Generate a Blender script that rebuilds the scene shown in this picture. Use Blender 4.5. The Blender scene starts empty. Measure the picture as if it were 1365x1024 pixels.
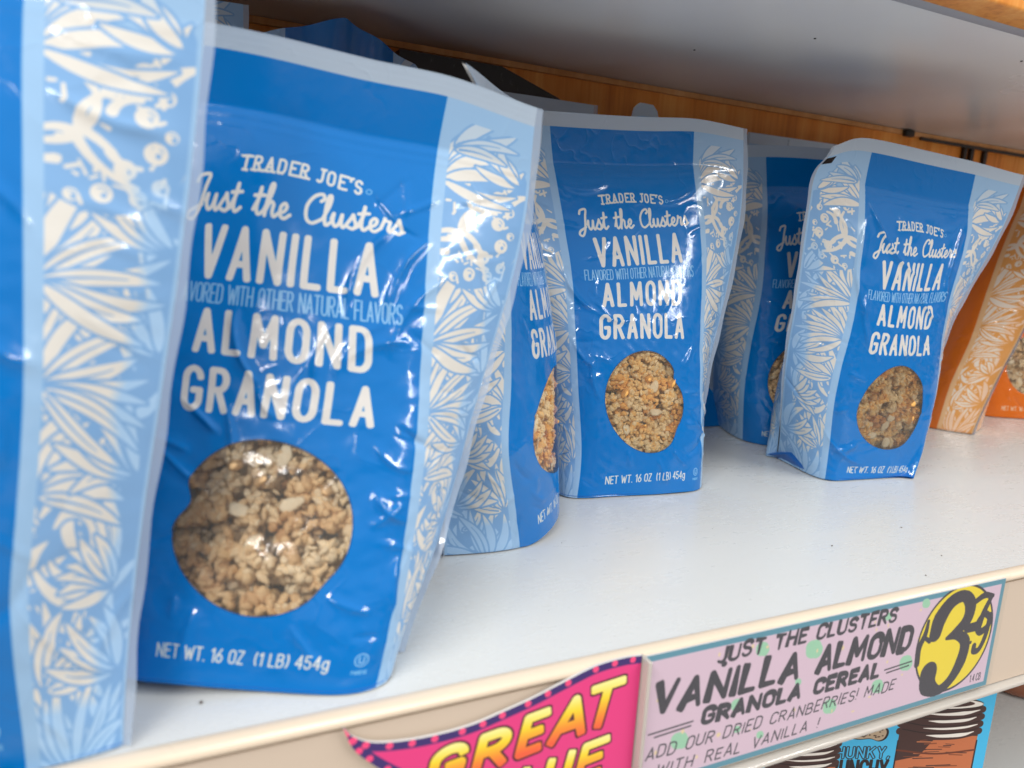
import bpy, math, random
import numpy as np
from mathutils import Matrix, Vector
from mathutils.geometry import delaunay_2d_cdt

scene = bpy.context.scene
col = scene.collection

# ------------------------------------------------------------------ camera, world, light, exposure
def cam_axes(yaw, pitch, roll):
    cy, sy, cp, sp = math.cos(yaw), math.sin(yaw), math.cos(pitch), math.sin(pitch)
    f = np.array([sy * cp, cy * cp, -sp]); r = np.array([cy, -sy, 0.0]); u = np.cross(r, f)
    cr, sr = math.cos(roll), math.sin(roll)
    return cr * r + sr * u, -sr * r + cr * u, f
R_, U_, F_ = cam_axes(math.radians(25.4), math.radians(10.5), math.radians(3.35))
cam = bpy.data.objects.new('camera', bpy.data.cameras.new('camera'))
col.objects.link(cam)
M = Matrix.Identity(4)
for i in range(3):
    M[i][0], M[i][1], M[i][2] = R_[i], U_[i], -F_[i]
M[0][3], M[1][3], M[2][3] = 0.0, -0.26, 0.182
cam.matrix_world = M
cam.data.sensor_width = 36.0
cam.data.lens = 985.0 / 1365.0 * 36.0
cam.data.clip_start = 0.01
cam.data.clip_end = 60
cam.data.dof.use_dof = True
cam.data.dof.focus_distance = 0.52
cam.data.dof.aperture_fstop = 7.6
scene.camera = cam

world = bpy.data.worlds.new('World'); scene.world = world; world.use_nodes = True
wn, wl = world.node_tree.nodes, world.node_tree.links
bg = wn['Background']
tc = wn.new('ShaderNodeTexCoord'); sx = wn.new('ShaderNodeSeparateXYZ'); wr = wn.new('ShaderNodeValToRGB')
mp = wn.new('ShaderNodeMath'); mp.operation = 'MULTIPLY_ADD'; mp.inputs[1].default_value = .5; mp.inputs[2].default_value = .5
wl.new(tc.outputs['Generated'], sx.inputs[0]); wl.new(sx.outputs['Z'], mp.inputs[0]); wl.new(mp.outputs[0], wr.inputs[0])
cr_ = wr.color_ramp
cr_.elements[0].position = 0.0; cr_.elements[0].color = (.95, .93, .9, 1)
cr_.elements[1].position = 1.0; cr_.elements[1].color = (1.0, 1.0, 1.0, 1)
for p_, c_ in ((.36, (.75, .72, .68, 1)), (.46, (.42, .35, .30, 1)), (.58, (.50, .42, .37, 1)), (.68, (.75, .76, .78, 1))):
    e_ = cr_.elements.new(p_); e_.color = c_
# the opposite shelves of the aisle: patches of pale and warm packaging, darker gaps
mpg = wn.new('ShaderNodeMapping'); mpg.inputs['Scale'].default_value = (7, 7, 12); nzw = wn.new('ShaderNodeTexVoronoi'); nzw.inputs['Scale'].default_value = 1.0
wl.new(tc.outputs['Generated'], mpg.inputs[0]); wl.new(mpg.outputs[0], nzw.inputs['Vector'])
wr2 = wn.new('ShaderNodeValToRGB'); wl.new(nzw.outputs['Color'], wr2.inputs[0])
ee = wr2.color_ramp.elements; ee[0].position = .25; ee[0].color = (.25, .22, .22, 1); ee[1].position = .85; ee[1].color = (2.0, 1.7, 1.5, 1)
k_ = ee.new(.55); k_.color = (.95, .78, .7, 1)
band = wn.new('ShaderNodeValToRGB'); wl.new(mp.outputs[0], band.inputs[0]); be = band.color_ramp.elements
be[0].position = .30; be[0].color = (0, 0, 0, 1); be[1].position = .70; be[1].color = (0, 0, 0, 1)
for p_ in (.36, .62):
    q_ = be.new(p_); q_.color = (1, 1, 1, 1)
mulw = wn.new('ShaderNodeMix'); mulw.data_type = 'RGBA'; mulw.blend_type = 'MULTIPLY'
wl.new(band.outputs[0], mulw.inputs[0]); wl.new(wr.outputs[0], mulw.inputs[6]); wl.new(wr2.outputs[0], mulw.inputs[7])
wl.new(mulw.outputs[2], bg.inputs[0]); bg.inputs[1].default_value = 0.72

def area_lamp(name, loc, target, sx_, sy_, power, color=(1, 1, 1)):
    d = bpy.data.lights.new(name, 'AREA'); d.shape = 'RECTANGLE'; d.size = sx_; d.size_y = sy_; d.energy = power; d.color = color
    o = bpy.data.objects.new(name, d); col.objects.link(o); o.location = loc
    v = (Vector(target) - Vector(loc)).normalized(); yy = Vector((0, 1, 0)); yy = (yy - v * yy.dot(v)).normalized(); xx = yy.cross(-v)
    o.matrix_world = Matrix(((xx.x, yy.x, -v.x, loc[0]), (xx.y, yy.y, -v.y, loc[1]), (xx.z, yy.z, -v.z, loc[2]), (0, 0, 0, 1)))
    return o
area_lamp('ceiling_tube_lamp', (-1.5, -1.15, 1.95), (0.1, 0.05, 0.1), .06, 2.4, 58, (1, .975, .94))
area_lamp('ceiling_tube_lamp', (1.9, -1.6, 1.95), (0.5, 0.1, 0.1), .08, 2.8, 56, (1, .985, .96))

vs = scene.view_settings
scene.display_settings.display_device = 'sRGB'
vs.view_transform = 'Standard'; vs.look = 'None'; vs.exposure = 0.14; vs.gamma = 1.0; vs.use_curve_mapping = False
scene.cycles.use_denoising = True
scene.cycles.max_bounces = 10
scene.cycles.transparent_max_bounces = 16
scene.cycles.sample_clamp_indirect = 6

# ------------------------------------------------------------------ small helpers
def tag(o, label=None, cat=None, group=None, kind=None):
    if label: o['label'] = label
    if cat: o['category'] = cat
    if group: o['group'] = group
    if kind: o['kind'] = kind
    return o
def empty(name, loc=(0, 0, 0)):
    o = bpy.data.objects.new(name, None); col.objects.link(o); o.location = loc; o.empty_display_size = .02
    return o
def mesh_obj(name, verts, faces, mat, parent=None, smooth=False, uvs=None):
    me = bpy.data.meshes.new(name)
    me.from_pydata([tuple(v) for v in verts], [], [tuple(int(i) for i in f) for f in faces])
    if mat: me.materials.append(mat)
    if smooth: me.polygons.foreach_set('use_smooth', [True] * len(me.polygons))
    if uvs is not None:
        lay = me.uv_layers.new(name='UVMap')
        li = np.empty(len(me.loops), dtype=np.int32); me.loops.foreach_get('vertex_index', li)
        lay.data.foreach_set('uv', np.asarray(uvs, dtype=np.float32)[li].ravel())
    me.update()
    o = bpy.data.objects.new(name, me); col.objects.link(o)
    if parent is not None: o.parent = parent
    return o
def box_geo(x0, x1, y0, y1, z0, z1):
    v = [(x, y, z) for x in (x0, x1) for y in (y0, y1) for z in (z0, z1)]
    f = [(0, 1, 3, 2), (4, 6, 7, 5), (0, 4, 5, 1), (2, 3, 7, 6), (0, 2, 6, 4), (1, 5, 7, 3)]
    return v, f
def box(name, ext, mat, parent=None, bevel=0.0):
    v, f = box_geo(*ext)
    o = mesh_obj(name, v, f, mat, parent)
    if bevel:
        m = o.modifiers.new('bevel', 'BEVEL'); m.width = bevel; m.segments = 3
        o.data.polygons.foreach_set('use_smooth', [True] * len(o.data.polygons))
        m.harden_normals = False
    return o
def material(name, rgb=(.5, .5, .5), rough=.5, spec=.5, metallic=0.0, coat=0.0):
    m = bpy.data.materials.new(name); m.use_nodes = True
    b = m.node_tree.nodes['Principled BSDF']
    b.inputs['Base Color'].default_value = (*rgb, 1); b.inputs['Roughness'].default_value = rough
    b.inputs['Specular IOR Level'].default_value = spec; b.inputs['Metallic'].default_value = metallic
    b.inputs['Coat Weight'].default_value = coat
    return m
def node(m, kind, **kw):
    n = m.node_tree.nodes.new(kind)
    for k, v in kw.items():
        if k in n.inputs: n.inputs[k].default_value = v
        else: setattr(n, k, v)
    return n
def link(m, a, b): m.node_tree.links.new(a, b)
def bsdf(m): return m.node_tree.nodes['Principled BSDF']
def add_bump(m, height, strength=.2, dist=.001):
    b = node(m, 'ShaderNodeBump'); b.inputs['Strength'].default_value = strength; b.inputs['Distance'].default_value = dist
    link(m, height, b.inputs['Height']); link(m, b.outputs[0], bsdf(m).inputs['Normal'])
    return b
def noise(m, scale, detail=4, rough=.55, vec=None, dim='3D'):
    n = node(m, 'ShaderNodeTexNoise'); n.inputs['Scale'].default_value = scale; n.inputs['Detail'].default_value = detail
    n.inputs['Roughness'].default_value = rough
    if vec is not None: link(m, vec, n.inputs['Vector'])
    return n
def ramp(m, fac, stops):
    r = node(m, 'ShaderNodeValToRGB'); e = r.color_ramp.elements
    e[0].position, e[0].color = stops[0][0], (*stops[0][1], 1)
    e[1].position, e[1].color = stops[-1][0], (*stops[-1][1], 1)
    for p, c in stops[1:-1]:
        k = e.new(p); k.color = (*c, 1)
    link(m, fac, r.inputs[0])
    return r
def lin(r, g, b):
    f = lambda c: (c / 255 / 12.92) if c <= 10 else ((c / 255 + .055) / 1.055) ** 2.4
    return (f(r), f(g), f(b))

# ------------------------------------------------------------------ drawing the printed artwork (procedural, in code)
class Art:
    """A sheet of w x h mm drawn with filled strokes; y up."""
    def __init__(s, w, h, ppm, base):
        s.w, s.h, s.k = w, h, ppm
        s.W, s.H = int(round(w * ppm)), int(round(h * ppm))
        s.a = np.empty((s.H, s.W, 3), np.float32); s.a[:] = np.array(base, np.float32) / 255
        s.clip = None
    def _win(s, x0, x1, y0, y1):
        i0, i1 = max(0, int(x0 * s.k) - 2), min(s.W, int(x1 * s.k) + 3)
        j0, j1 = max(0, int(y0 * s.k) - 2), min(s.H, int(y1 * s.k) + 3)
        if i0 >= i1 or j0 >= j1: return None
        X, Y = np.meshgrid((np.arange(i0, i1) + .5) / s.k, (np.arange(j0, j1) + .5) / s.k)
        return slice(j0, j1), slice(i0, i1), X, Y
    def _put(s, win, d, color):
        J, I, X, Y = win
        c = np.clip(.5 - d * s.k, 0, 1)
        if s.clip: c = c * ((X > s.clip[0]) & (X < s.clip[1]) & (Y > s.clip[2]) & (Y < s.clip[3]))
        c = c[..., None]
        col_ = color(X, Y) if callable(color) else np.array(color, np.float32) / 255
        s.a[J, I] = s.a[J, I] * (1 - c) + col_ * c
    def rect(s, x0, x1, y0, y1, color):
        w = s._win(x0, x1, y0, y1)
        if w: s._put(w, np.maximum(np.maximum(x0 - w[2], w[2] - x1), np.maximum(y0 - w[3], w[3] - y1)), color)
    def ellipse(s, cx, cy, rx, ry, color, ring=None):
        w = s._win(cx - rx, cx + rx, cy - ry, cy + ry)
        if not w: return
        q = np.hypot((w[2] - cx) / rx, (w[3] - cy) / ry); d = (q - 1) * min(rx, ry)
        if ring: d = np.abs(d + ring) - ring
        s._put(w, d, color)
    def poly(s, pts, color):
        P = np.asarray(pts, float); w = s._win(P[:, 0].min(), P[:, 0].max(), P[:, 1].min(), P[:, 1].max())
        if not w: return
        X, Y = w[2], w[3]; ins = np.zeros(X.shape, bool); dm = np.full(X.shape, 1e9)
        for a, b in zip(P, np.roll(P, -1, 0)):
            with np.errstate(divide='ignore', invalid='ignore'):
                cr = ((a[1] > Y) != (b[1] > Y)) & (X < (b[0] - a[0]) * (Y - a[1]) / (b[1] - a[1] + 1e-12) + a[0])
            ins ^= cr
            e = b - a; t = np.clip(((X - a[0]) * e[0] + (Y - a[1]) * e[1]) / (e @ e + 1e-12), 0, 1)
            dm = np.minimum(dm, np.hypot(X - a[0] - t * e[0], Y - a[1] - t * e[1]))
        s._put(w, np.where(ins, -dm, dm), color)
    def stroke(s, pts, r, color, flat=False):
        P = np.asarray(pts, float); n = len(P)
        r = np.broadcast_to(np.asarray(r, float), (n,)); rm = r.max()
        w = s._win(P[:, 0].min() - rm, P[:, 0].max() + rm, P[:, 1].min() - rm, P[:, 1].max() + rm)
        if not w: return
        X, Y = w[2], w[3]; d = np.full(X.shape, 1e9)
        for i in range(n - 1):
            a, b = P[i], P[i + 1]; e = b - a; L = math.hypot(*e) + 1e-9
            t = ((X - a[0]) * e[0] + (Y - a[1]) * e[1]) / (L * L); tc_ = np.clip(t, 0, 1)
            q = np.hypot(X - a[0] - tc_ * e[0], Y - a[1] - tc_ * e[1]) - (r[i] + (r[i + 1] - r[i]) * tc_)
            if flat and i == 0: q = np.maximum(q, -t * L - flat * rm)
            if flat and i == n - 2: q = np.maximum(q, (t - 1) * L - flat * rm)
            d = np.minimum(d, q)
        s._put(w, d, color)
    def image(s, name):
        im = bpy.data.images.new(name, s.W, s.H, alpha=False)
        px = np.ones((s.H, s.W, 4), np.float32); px[..., :3] = np.clip(s.a, 0, 1)
        im.pixels.foreach_set(px.ravel()); im.update(); im.pack()
        return im

def arc(cx, cy, rx, ry, a0, a1, n=10):
    return [(cx + rx * math.cos(math.radians(a0 + (a1 - a0) * i / n)), cy + ry * math.sin(math.radians(a0 + (a1 - a0) * i / n))) for i in range(n + 1)]
def smooth(P, n=6):
    P = [np.array(p, float) for p in P]; Q = [2 * P[0] - P[1]] + P + [2 * P[-1] - P[-2]]; out = []
    for i in range(1, len(Q) - 2):
        a, b, c, d = Q[i - 1:i + 3]
        for k in range(n):
            t = k / n
            out.append(.5 * (2 * b + (c - a) * t + (2 * a - 5 * b + 4 * c - d) * t * t + (3 * b - a - 3 * c + d) * t ** 3))
    out.append(P[-1])
    return out

G = {
 'A': (.52, [[(0, 0), (.26, 1), (.52, 0)], [(.1, .3), (.42, .3)]]),
 'B': (.5, [[(0, .53), (.25, .53)] + arc(.27, .27, .23, .26, 90, -90) + [(0, .0), (0, 1), (.22, 1)] + arc(.24, .765, .2, .235, 90, -90)]),
 'C': (.48, [arc(.25, .75, .25, .25, 5, 180) + arc(.25, .25, .25, .25, 180, 355)]),
 'D': (.5, [[(.2, 0), (0, 0), (0, 1), (.2, 1)] + arc(.22, .7, .28, .3, 90, 0) + arc(.22, .3, .28, .3, 0, -90)]),
 'E': (.42, [[(.42, 1), (0, 1), (0, 0), (.42, 0)], [(0, .52), (.36, .52)]]),
 'F': (.42, [[(.42, 1), (0, 1), (0, 0)], [(0, .5), (.36, .5)]]),
 'G': (.5, [arc(.25, .75, .25, .25, 8, 180) + arc(.25, .25, .25, .25, 180, 360) + [(.5, .46), (.28, .46)]]),
 'H': (.5, [[(0, 0), (0, 1)], [(.5, 0), (.5, 1)], [(0, .5), (.5, .5)]]),
 'I': (.0, [[(0, 0), (0, 1)]]),
 'J': (.42, [[(.42, 1), (.42, .3), (.36, .08), (.2, .0), (.04, .1)]]),
 'K': (.5, [[(0, 0), (0, 1)], [(.48, 1), (0, .42)], [(.17, .6), (.5, 0)]]),
 'L': (.4, [[(0, 1), (0, 0), (.4, 0)]]),
 'M': (.66, [[(0, 0), (.05, 1), (.33, .28), (.61, 1), (.66, 0)]]),
 'N': (.52, [[(0, 0), (0, 1), (.52, 0), (.52, 1)]]),
 'O': (.5, [arc(.25, .72, .25, .28, 0, 180) + arc(.25, .28, .25, .28, 180, 360) + [(.5, .72)]]),
 'P': (.48, [[(0, 0), (0, 1), (.22, 1)] + arc(.24, .74, .24, .26, 90, -90) + [(0, .48)]]),
 'R': (.5, [[(0, 0), (0, 1), (.22, 1)] + arc(.25, .755, .22, .245, 90, -90) + [(0, .51)], [(.22, .51), (.5, 0)]]),
 'S': (.46, [arc(.23, .755, .23, .245, 20, 270) + arc(.23, .255, .23, .255, 90, -160)]),
 'T': (.5, [[(0, 1), (.5, 1)], [(.25, 1), (.25, 0)]]),
 'U': (.5, [[(0, 1), (0, .25)] + arc(.25, .25, .25, .25, 180, 360) + [(.5, 1)]]),
 'V': (.52, [[(0, 1), (.26, 0), (.52, 1)]]),
 'W': (.74, [[(0, 1), (.18, 0), (.37, .8), (.56, 0), (.74, 1)]]),
 'X': (.5, [[(0, 0), (.5, 1)], [(0, 1), (.5, 0)]]),
 'Y': (.5, [[(0, 1), (.25, .45), (.5, 1)], [(.25, .45), (.25, 0)]]),
 'Z': (.46, [[(0, 1), (.46, 1), (0, 0), (.46, 0)]]),
 '1': (.2, [[(0, .82), (.2, 1), (.2, 0)]]),
 '4': (.5, [[(.38, 0), (.38, 1), (0, .3), (.5, .3)]]),
 '5': (.46, [[(.42, 1), (.05, 1), (.02, .55)] + arc(.22, .3, .24, .3, 110, -160)]),
 '6': (.48, [[(.38, 1), (.06, .5)] + arc(.24, .28, .24, .28, 150, -210)]),
 '3': (.46, [arc(.22, .75, .23, .25, 150, -90) + arc(.22, .25, .24, .25, 90, -150)]),
 '7': (.46, [[(0, 1), (.46, 1), (.16, 0)]]),
 '9': (.48, [arc(.24, .72, .24, .28, -30, 330) + [(.42, .5), (.1, 0)]]),
 'g': (.46, [arc(.23, .35, .23, .33, 0, 360) + [(.46, .68), (.46, -.1)] + arc(.24, -.1, .22, .2, 0, -160)]),
 '.': (.0, [[(0, .0), (0, .03)]]), ',': (.06, [[(.06, .05), (0, -.14)]]),
 '!': (.0, [[(0, 1), (0, .3)], [(0, .0), (0, .03)]]), "'": (.0, [[(0, 1), (0, .75)]]),
 '(': (.15, [arc(.3, .5, .3, .65, 130, 230)]), ')': (.15, [arc(-.15, .5, .3, .65, 50, -50)]), '-': (.3, [[(0, .45), (.3, .45)]]),
}
def lay(text, gap=.2, space=.34):
    x, out = 0.0, []
    for ch in text:
        if ch == ' ': x += space; continue
        w, st = G[ch]
        out.append((ch, x, st)); x += w + gap
    return out, x - gap
def write(art, text, x0, x1, y, h, r, color, gap=.2, space=.34, flat=.9, rise=None, jitter=0, serif=0, slant=0, seed=1, passes=None, brush=0):
    L, tot = lay(text, gap, space); sxx = (x1 - x0) / tot; rg = random.Random(seed)
    strokes = []
    for k, (ch, gx, st) in enumerate(L):
        dy = rg.uniform(-1, 1) * jitter * h; sc = 1 + rg.uniform(-1, 1) * jitter; an = rg.uniform(-1, 1) * jitter
        for s in st:
            P = []
            for (px, py) in s:
                yy = py * h * sc; xx = x0 + (gx + px) * sxx + slant * yy + an * (yy - h / 2) * .6
                b = rise((xx - x0) / (x1 - x0)) if rise else 0
                P.append((xx, y + yy + dy + b))
            strokes.append(P)
            if serif:
                for e, q in ((P[0], s[0]), (P[-1], s[-1])):
                    if q[1] in (0, 1) and len(s) < 9 or q[1] in (0, 1) and e is P[0]:
                        strokes.append([(e[0] - serif, e[1]), (e[0] + serif, e[1])])
    for rr, cc in (passes or ((r, color),)):
        for P in strokes:
            art.stroke(P, rr * np.interp(np.linspace(0, 1, len(P)), [0, .35, 1], [1 + brush, 1, 1 - brush]) if brush else rr, cc, flat=flat)

SC = {
 'J': (1.0, [[(.25, 1.75), (.42, 2.15), (1.0, 2.25), (.86, 1.4), (.66, .0), (.35, -.72), (.0, -.6), (.1, -.2), (.55, .12), (.8, .3)]]),
 'u': (1.0, [[(.0, .55), (.12, 1.0), (.1, .4), (.28, .02), (.52, .3), (.66, 1.0), (.64, .35), (.78, .02), (1.0, .3)]]),
 's': (.72, [[(-.02, .28), (.3, .95), (.36, 1.12), (.45, .75), (.58, .35), (.42, .02), (.12, .1)], [(.42, .02), (.72, .25)]]),
 't': (.68, [[(.0, .3), (.28, 1.2), (.32, 1.85), (.2, .5), (.36, .02), (.68, .3)], [(-.02, 1.25), (.62, 1.36)]]),
 'h': (.98, [[(.0, .3), (.35, 1.5), (.42, 2.2), (.26, 2.15), (.16, 1.2), (.1, .0)], [(.1, .3), (.36, .98), (.58, .85), (.56, .3), (.7, .02), (.98, .3)]]),
 'e': (.74, [[(.0, .3), (.36, .5), (.48, .85), (.32, 1.05), (.1, .75), (.12, .2), (.38, .0), (.74, .3)]]),
 'C': (1.25, [[(1.02, 1.72), (1.2, 1.95), (1.05, 2.25), (.55, 1.98), (.16, 1.2), (.22, .3), (.62, .0), (1.25, .42)]]),
 'l': (.56, [[(.0, .4), (.34, 1.5), (.4, 2.2), (.24, 2.2), (.14, 1.4), (.14, .35), (.28, .0), (.56, .3)]]),
 'r': (.76, [[(.0, .3), (.2, 1.0), (.22, 1.2), (.3, .98), (.56, .95), (.48, .3), (.58, .02), (.76, .25)]]),
}
def script(art, text, x0, x1, y, r, color, hk=1.0):
    x, items = 0.0, []
    for ch in text:
        if ch == ' ': x += .85; continue
        w, st = SC[ch]; items.append((x, st)); x += w
    k = (x1 - x0) / x
    for gx, st in items:
        for s in st:
            art.stroke([(x0 + (gx + p[0]) * k, y + p[1] * k * hk) for p in smooth(s)], r, color)

# bag sheet -------------------------------------------------------
BW, BH = 196.0, 285.0            # mm
XB = .275 * BW                   # half width of the plain panel
WIN = (0.0, .245 * BH, .185 * .917 * BW, .135 * BH)   # window ellipse (mm from the centre line)
PAL_BLUE = dict(panel=(0, 112, 190), head=(170, 188, 206), border=(146, 184, 220), bg=(122, 166, 212), leaf=(213, 212, 206), leaf2=(160, 196, 230), text=(212, 211, 208), sub=(140, 184, 224), mark=(14, 16, 22))
PAL_ORANGE = dict(panel=(216, 112, 36), head=(226, 190, 160), border=(236, 190, 140), bg=(228, 162, 92), leaf=(236, 222, 206), leaf2=(242, 206, 176), text=(226, 190, 160), sub=(214, 140, 84), mark=(20, 16, 14))

def leaf(art, p0, p1, bend, w, colr, bgc, vein=True, gap=1.0):
    p0, p1 = np.array(p0, float), np.array(p1, float); e = p1 - p0; nrm = np.array([-e[1], e[0]])
    t = np.linspace(0, 1, 15)
    P = p0 + t[:, None] * e + (np.sin(np.pi * t) * bend)[:, None] * nrm
    w = w * .76
    r = w * np.sin(np.pi * np.clip(t ** .8, 0, 1)) ** .8 * .98 + .12
    art.stroke(P, r + gap, bgc); art.stroke(P, r, colr)
    if vein and w > 2.1 and int(p0[1] * 7) % 5 < 3:
        art.stroke(P[1:11], np.linspace(.6, .2, 10), bgc)
        for k in ():
            for sg in (-1, 1):
                a = P[k]; d = P[k + 1] - P[k]; d = d / (np.hypot(*d) + 1e-9); q = a + d * r[k] * .8 + sg * np.array([-d[1], d[0]]) * r[k] * .55
                if w > 3.4: art.stroke([a, q], [.3, .12], bgc)

def strip(art, pal, side, seed):
    """the patterned edge band; side -1 left, +1 right"""
    rg = random.Random(seed)
    X0 = BW / 2
    m = (lambda s, y: (X0 + side * (XB + s), y))
    def leafcol(X, Y):
        s = (X - X0) * side - XB
        f = np.clip((s - 28.5 - 2.5 * np.sin(Y / 13 + seed) - 1.2 * np.sin(Y / 4.1)) / 4.5, 0, 1) * np.clip((205 - Y) / 14, 0, 1)
        f = np.maximum(f, np.clip((24 - Y) / 6, 0, 1))
        f = np.maximum(f, .55 * np.clip((Y - 248) / 8, 0, 1))
        a, b = np.array(pal['leaf'], np.float32) / 255, np.array(pal['leaf2'], np.float32) / 255
        return a + (b - a) * f[..., None].astype(np.float32)
    bgc = pal['bg']
    lo, hi = sorted((X0 + side * (XB + 5.2), X0 + side * BW / 2))
    edge = sorted((X0 + side * XB, X0 + side * BW / 2))
    art.rect(edge[0], edge[1], 0, BH, pal['border'])
    art.clip = (lo, hi, -1, 266)
    art.rect(lo, hi, 0, 236, bgc)
    for q in range(7):
        x, yy = m(8 + q * 5.2, 236); art.ellipse(x, yy, 4.5, rg.uniform(4, 13), bgc)
    # bottom spray, then fans rising up the band, each over the one below
    def fan(s, y, dirs, L, w, bend=.12):
        n_ = int(len(dirs) * 1.45); dirs = np.interp(np.linspace(0, len(dirs) - 1, n_), range(len(dirs)), dirs)
        for a in dirs:
            a_ = math.radians(a); l = L * rg.uniform(.85, 1.1)
            leaf(art, m(s + 2.2 * math.cos(a_), y + 2.2 * math.sin(a_)), m(s + l * math.cos(a_), y + l * math.sin(a_)), bend * rg.choice((-1, 1)) * rg.uniform(.4, 1.2) * side, w * rg.uniform(.8, 1.15), leafcol, bgc)
    # long filler leaves over the whole band so that no part of it is bare
    for y in range(-6, 240, 8):
        for s in (6, 20, 34):
            a_ = rg.uniform(35, 145); l = rg.uniform(13, 20)
            yy = y + rg.uniform(-5, 5)
            leaf(art, m(s, yy), m(s + l * math.cos(math.radians(a_)), yy + l * math.sin(math.radians(a_))), rg.uniform(-.2, .2), rg.uniform(1.8, 3.0), leafcol, bgc)
    fan(20, -6, (150, 130, 112, 95, 78, 60, 40, 22), 36, 3.1)
    fan(8, 26, (100, 80, 60, 42, 22), 30, 3.3)
    fan(40, 30, (172, 150, 128, 108), 28, 3.3)
    # swirl leaf
    for rr, ww in ((15, 4.2), (9.5, 3.2)):
        P = [m(19 + rr * math.cos(math.radians(a)) * .9, 76 + rr * math.sin(math.radians(a)) * 1.25) for a in np.linspace(-150, 150, 26)]
        rad = ww * np.sin(np.linspace(.15, math.pi - .1, 26)) ** .8
        art.stroke(P, rad + 1, bgc); art.stroke(P, rad, leafcol)
        art.stroke(P[4:18], .35, bgc)
    fan(36, 62, (200, 180, 160, 140, 120), 24, 2.9)
    fan(4, 92, (70, 50, 30, 8, -15), 30, 3.6)
    fan(40, 100, (195, 172, 150, 128, 106), 30, 3.4)
    fan(3, 126, (72, 52, 34, 16, -2, -20, -38), 36, 3.3, .07)
    fan(42, 140, (150, 128, 108), 26, 2.8)
    fan(2, 160, (80, 60, 42, 25, 8, -8, -26), 38, 3.4, .08)
    fan(42, 176, (160, 138, 116), 24, 3.0)
    # berries and coral sprig
    art.ellipse(*m(20, 212), 24, 27, bgc)
    for s, y, r in ((30, 232, 3.6), (22, 226, 3.0), (31, 219, 3.3), (36, 226, 2.4), (34, 208, 3.4), (26, 201, 3.2), (36, 197, 2.6), (30, 192, 2.6), (15, 232, 2.6), (20, 192, 3.1), (12, 190, 2.2), (38, 214, 2.0)):
        x, yy = m(s, y); art.ellipse(x, yy, r, r * 1.05, leafcol); art.ellipse(x + .7, yy - .6, .8, .9, bgc)
        art.stroke(arc(x, yy, r * .62, r * .62, 20, 120, 6), .22, bgc)
    for s0, y0, a, l, bn in ((14, 212, 100, 20, -.9), (14, 212, 35, 16, .8), (14, 212, -20, 19, -.5), (13, 210, -70, 22, .5), (12, 211, 160, 10, .6), (12, 209, 215, 11, -.4), (22, 219, 80, 9, -.8), (22, 206, -65, 9, .7), (8, 201, 190, 7, 0)):
        a_ = math.radians(a); P = [m(s0 + l * t * math.cos(a_ + bn * t), y0 + l * t * math.sin(a_ + bn * t)) for t in np.linspace(0, 1, 8)]
        art.stroke(P, np.linspace(1.7, .85, 8), leafcol)
    for k in range(46):
        s_, y_ = rg.uniform(7, 39), rg.uniform(186, 238); a_ = rg.uniform(0, 3.14); l_ = rg.uniform(.3, 2.6)
        art.stroke([m(s_ - l_ * math.cos(a_), y_ - l_ * math.sin(a_)), m(s_ + l_ * math.cos(a_), y_ + l_ * math.sin(a_))], [rg.uniform(.5, .9), rg.uniform(.3, .7)], leafcol)
    fan(2, 236, (66, 44, 24, 4, -14), 34, 3.6, .14)
    fan(40, 240, (165, 140, 118), 24, 3.2)
    fan(6, 252, (40, 18, -4), 30, 3.4, .1)
    # scalloped outer edge
    art.clip = (edge[0], edge[1], -1, 400)
    art.clip = None
    art.rect(edge[0] if side < 0 else edge[1] - 1.4, edge[0] + 1.4 if side < 0 else edge[1], 0, BH, pal['border'])

def bag_sheet(name, pal, words=True, ppm=5):
    A = Art(BW, BH, ppm, pal['panel'])
    strip(A, pal, -1, 3); strip(A, pal, 1, 8)
    A.rect(-1, BW + 1, .965 * BH, BH + 1, pal['head'])
    A.rect(-1, 8, .935 * BH, .958 * BH, pal['mark'])
    if words:
        c = BW / 2; k = .917 * BW; t = pal['text']
        # maker's name, slab serif on a slight arch
        write(A, "TRADER JOE'S", c - .14 * k, c + .14 * k, .786 * BH, 5.8, .6, t, gap=.42, serif=1.1, flat=.6, rise=lambda q: 2.0 * (1 - (2 * q - 1) ** 2) - .8)
        A.ellipse(c + .158 * k, .785 * BH + 1.2, 1.3, 1.3, pal['sub'], ring=.2)
        script(A, 'Just the Clusters', c - .245 * k, c + .245 * k, .724 * BH, .8, t, .95)
        write(A, 'VANILLA', c - .2 * k + 1.7, c + .2 * k - 1.7, .622 * BH + 1.4, .083 * BH - 2.8, 1.5, t, gap=.38)
        write(A, 'FLAVORED WITH OTHER NATURAL FLAVORS', c - .25 * k, c + .25 * k, .586 * BH, 8.2, .36, pal['sub'], gap=.2, space=.42)
        write(A, 'ALMOND', c - .19 * k + 1.7, c + .19 * k - 1.7, .505 * BH + 1.4, .072 * BH - 2.8, 1.45, t, gap=.42)
        write(A, 'GRANOLA', c - .205 * k + 1.7, c + .205 * k - 1.7, .413 * BH + 1.4, .072 * BH - 2.8, 1.45, t, gap=.4)
        write(A, 'NET WT. 16 OZ  (1 LB) 454g', c - .195 * k, c + .175 * k, .037 * BH, 5.4, .38, t, gap=.24, space=.4)
        A.ellipse(c + .245 * k, .052 * BH, 3.0, 3.0, pal['sub'], ring=.28)
        write(A, 'U', c + .245 * k - 1.0, c + .245 * k + 1.0, .052 * BH - 1.4, 2.8, .32, pal['sub'])
        write(A, 'PAREVE', c + .245 * k - 3.2, c + .245 * k + 3.2, .030 * BH, 1.5, .16, pal['sub'])
        A.ellipse(BW / 2, WIN[1], WIN[2] + .5, WIN[3] + .5, tuple(int(v * .8) for v in pal['panel']))
    return A.image(name)

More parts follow.
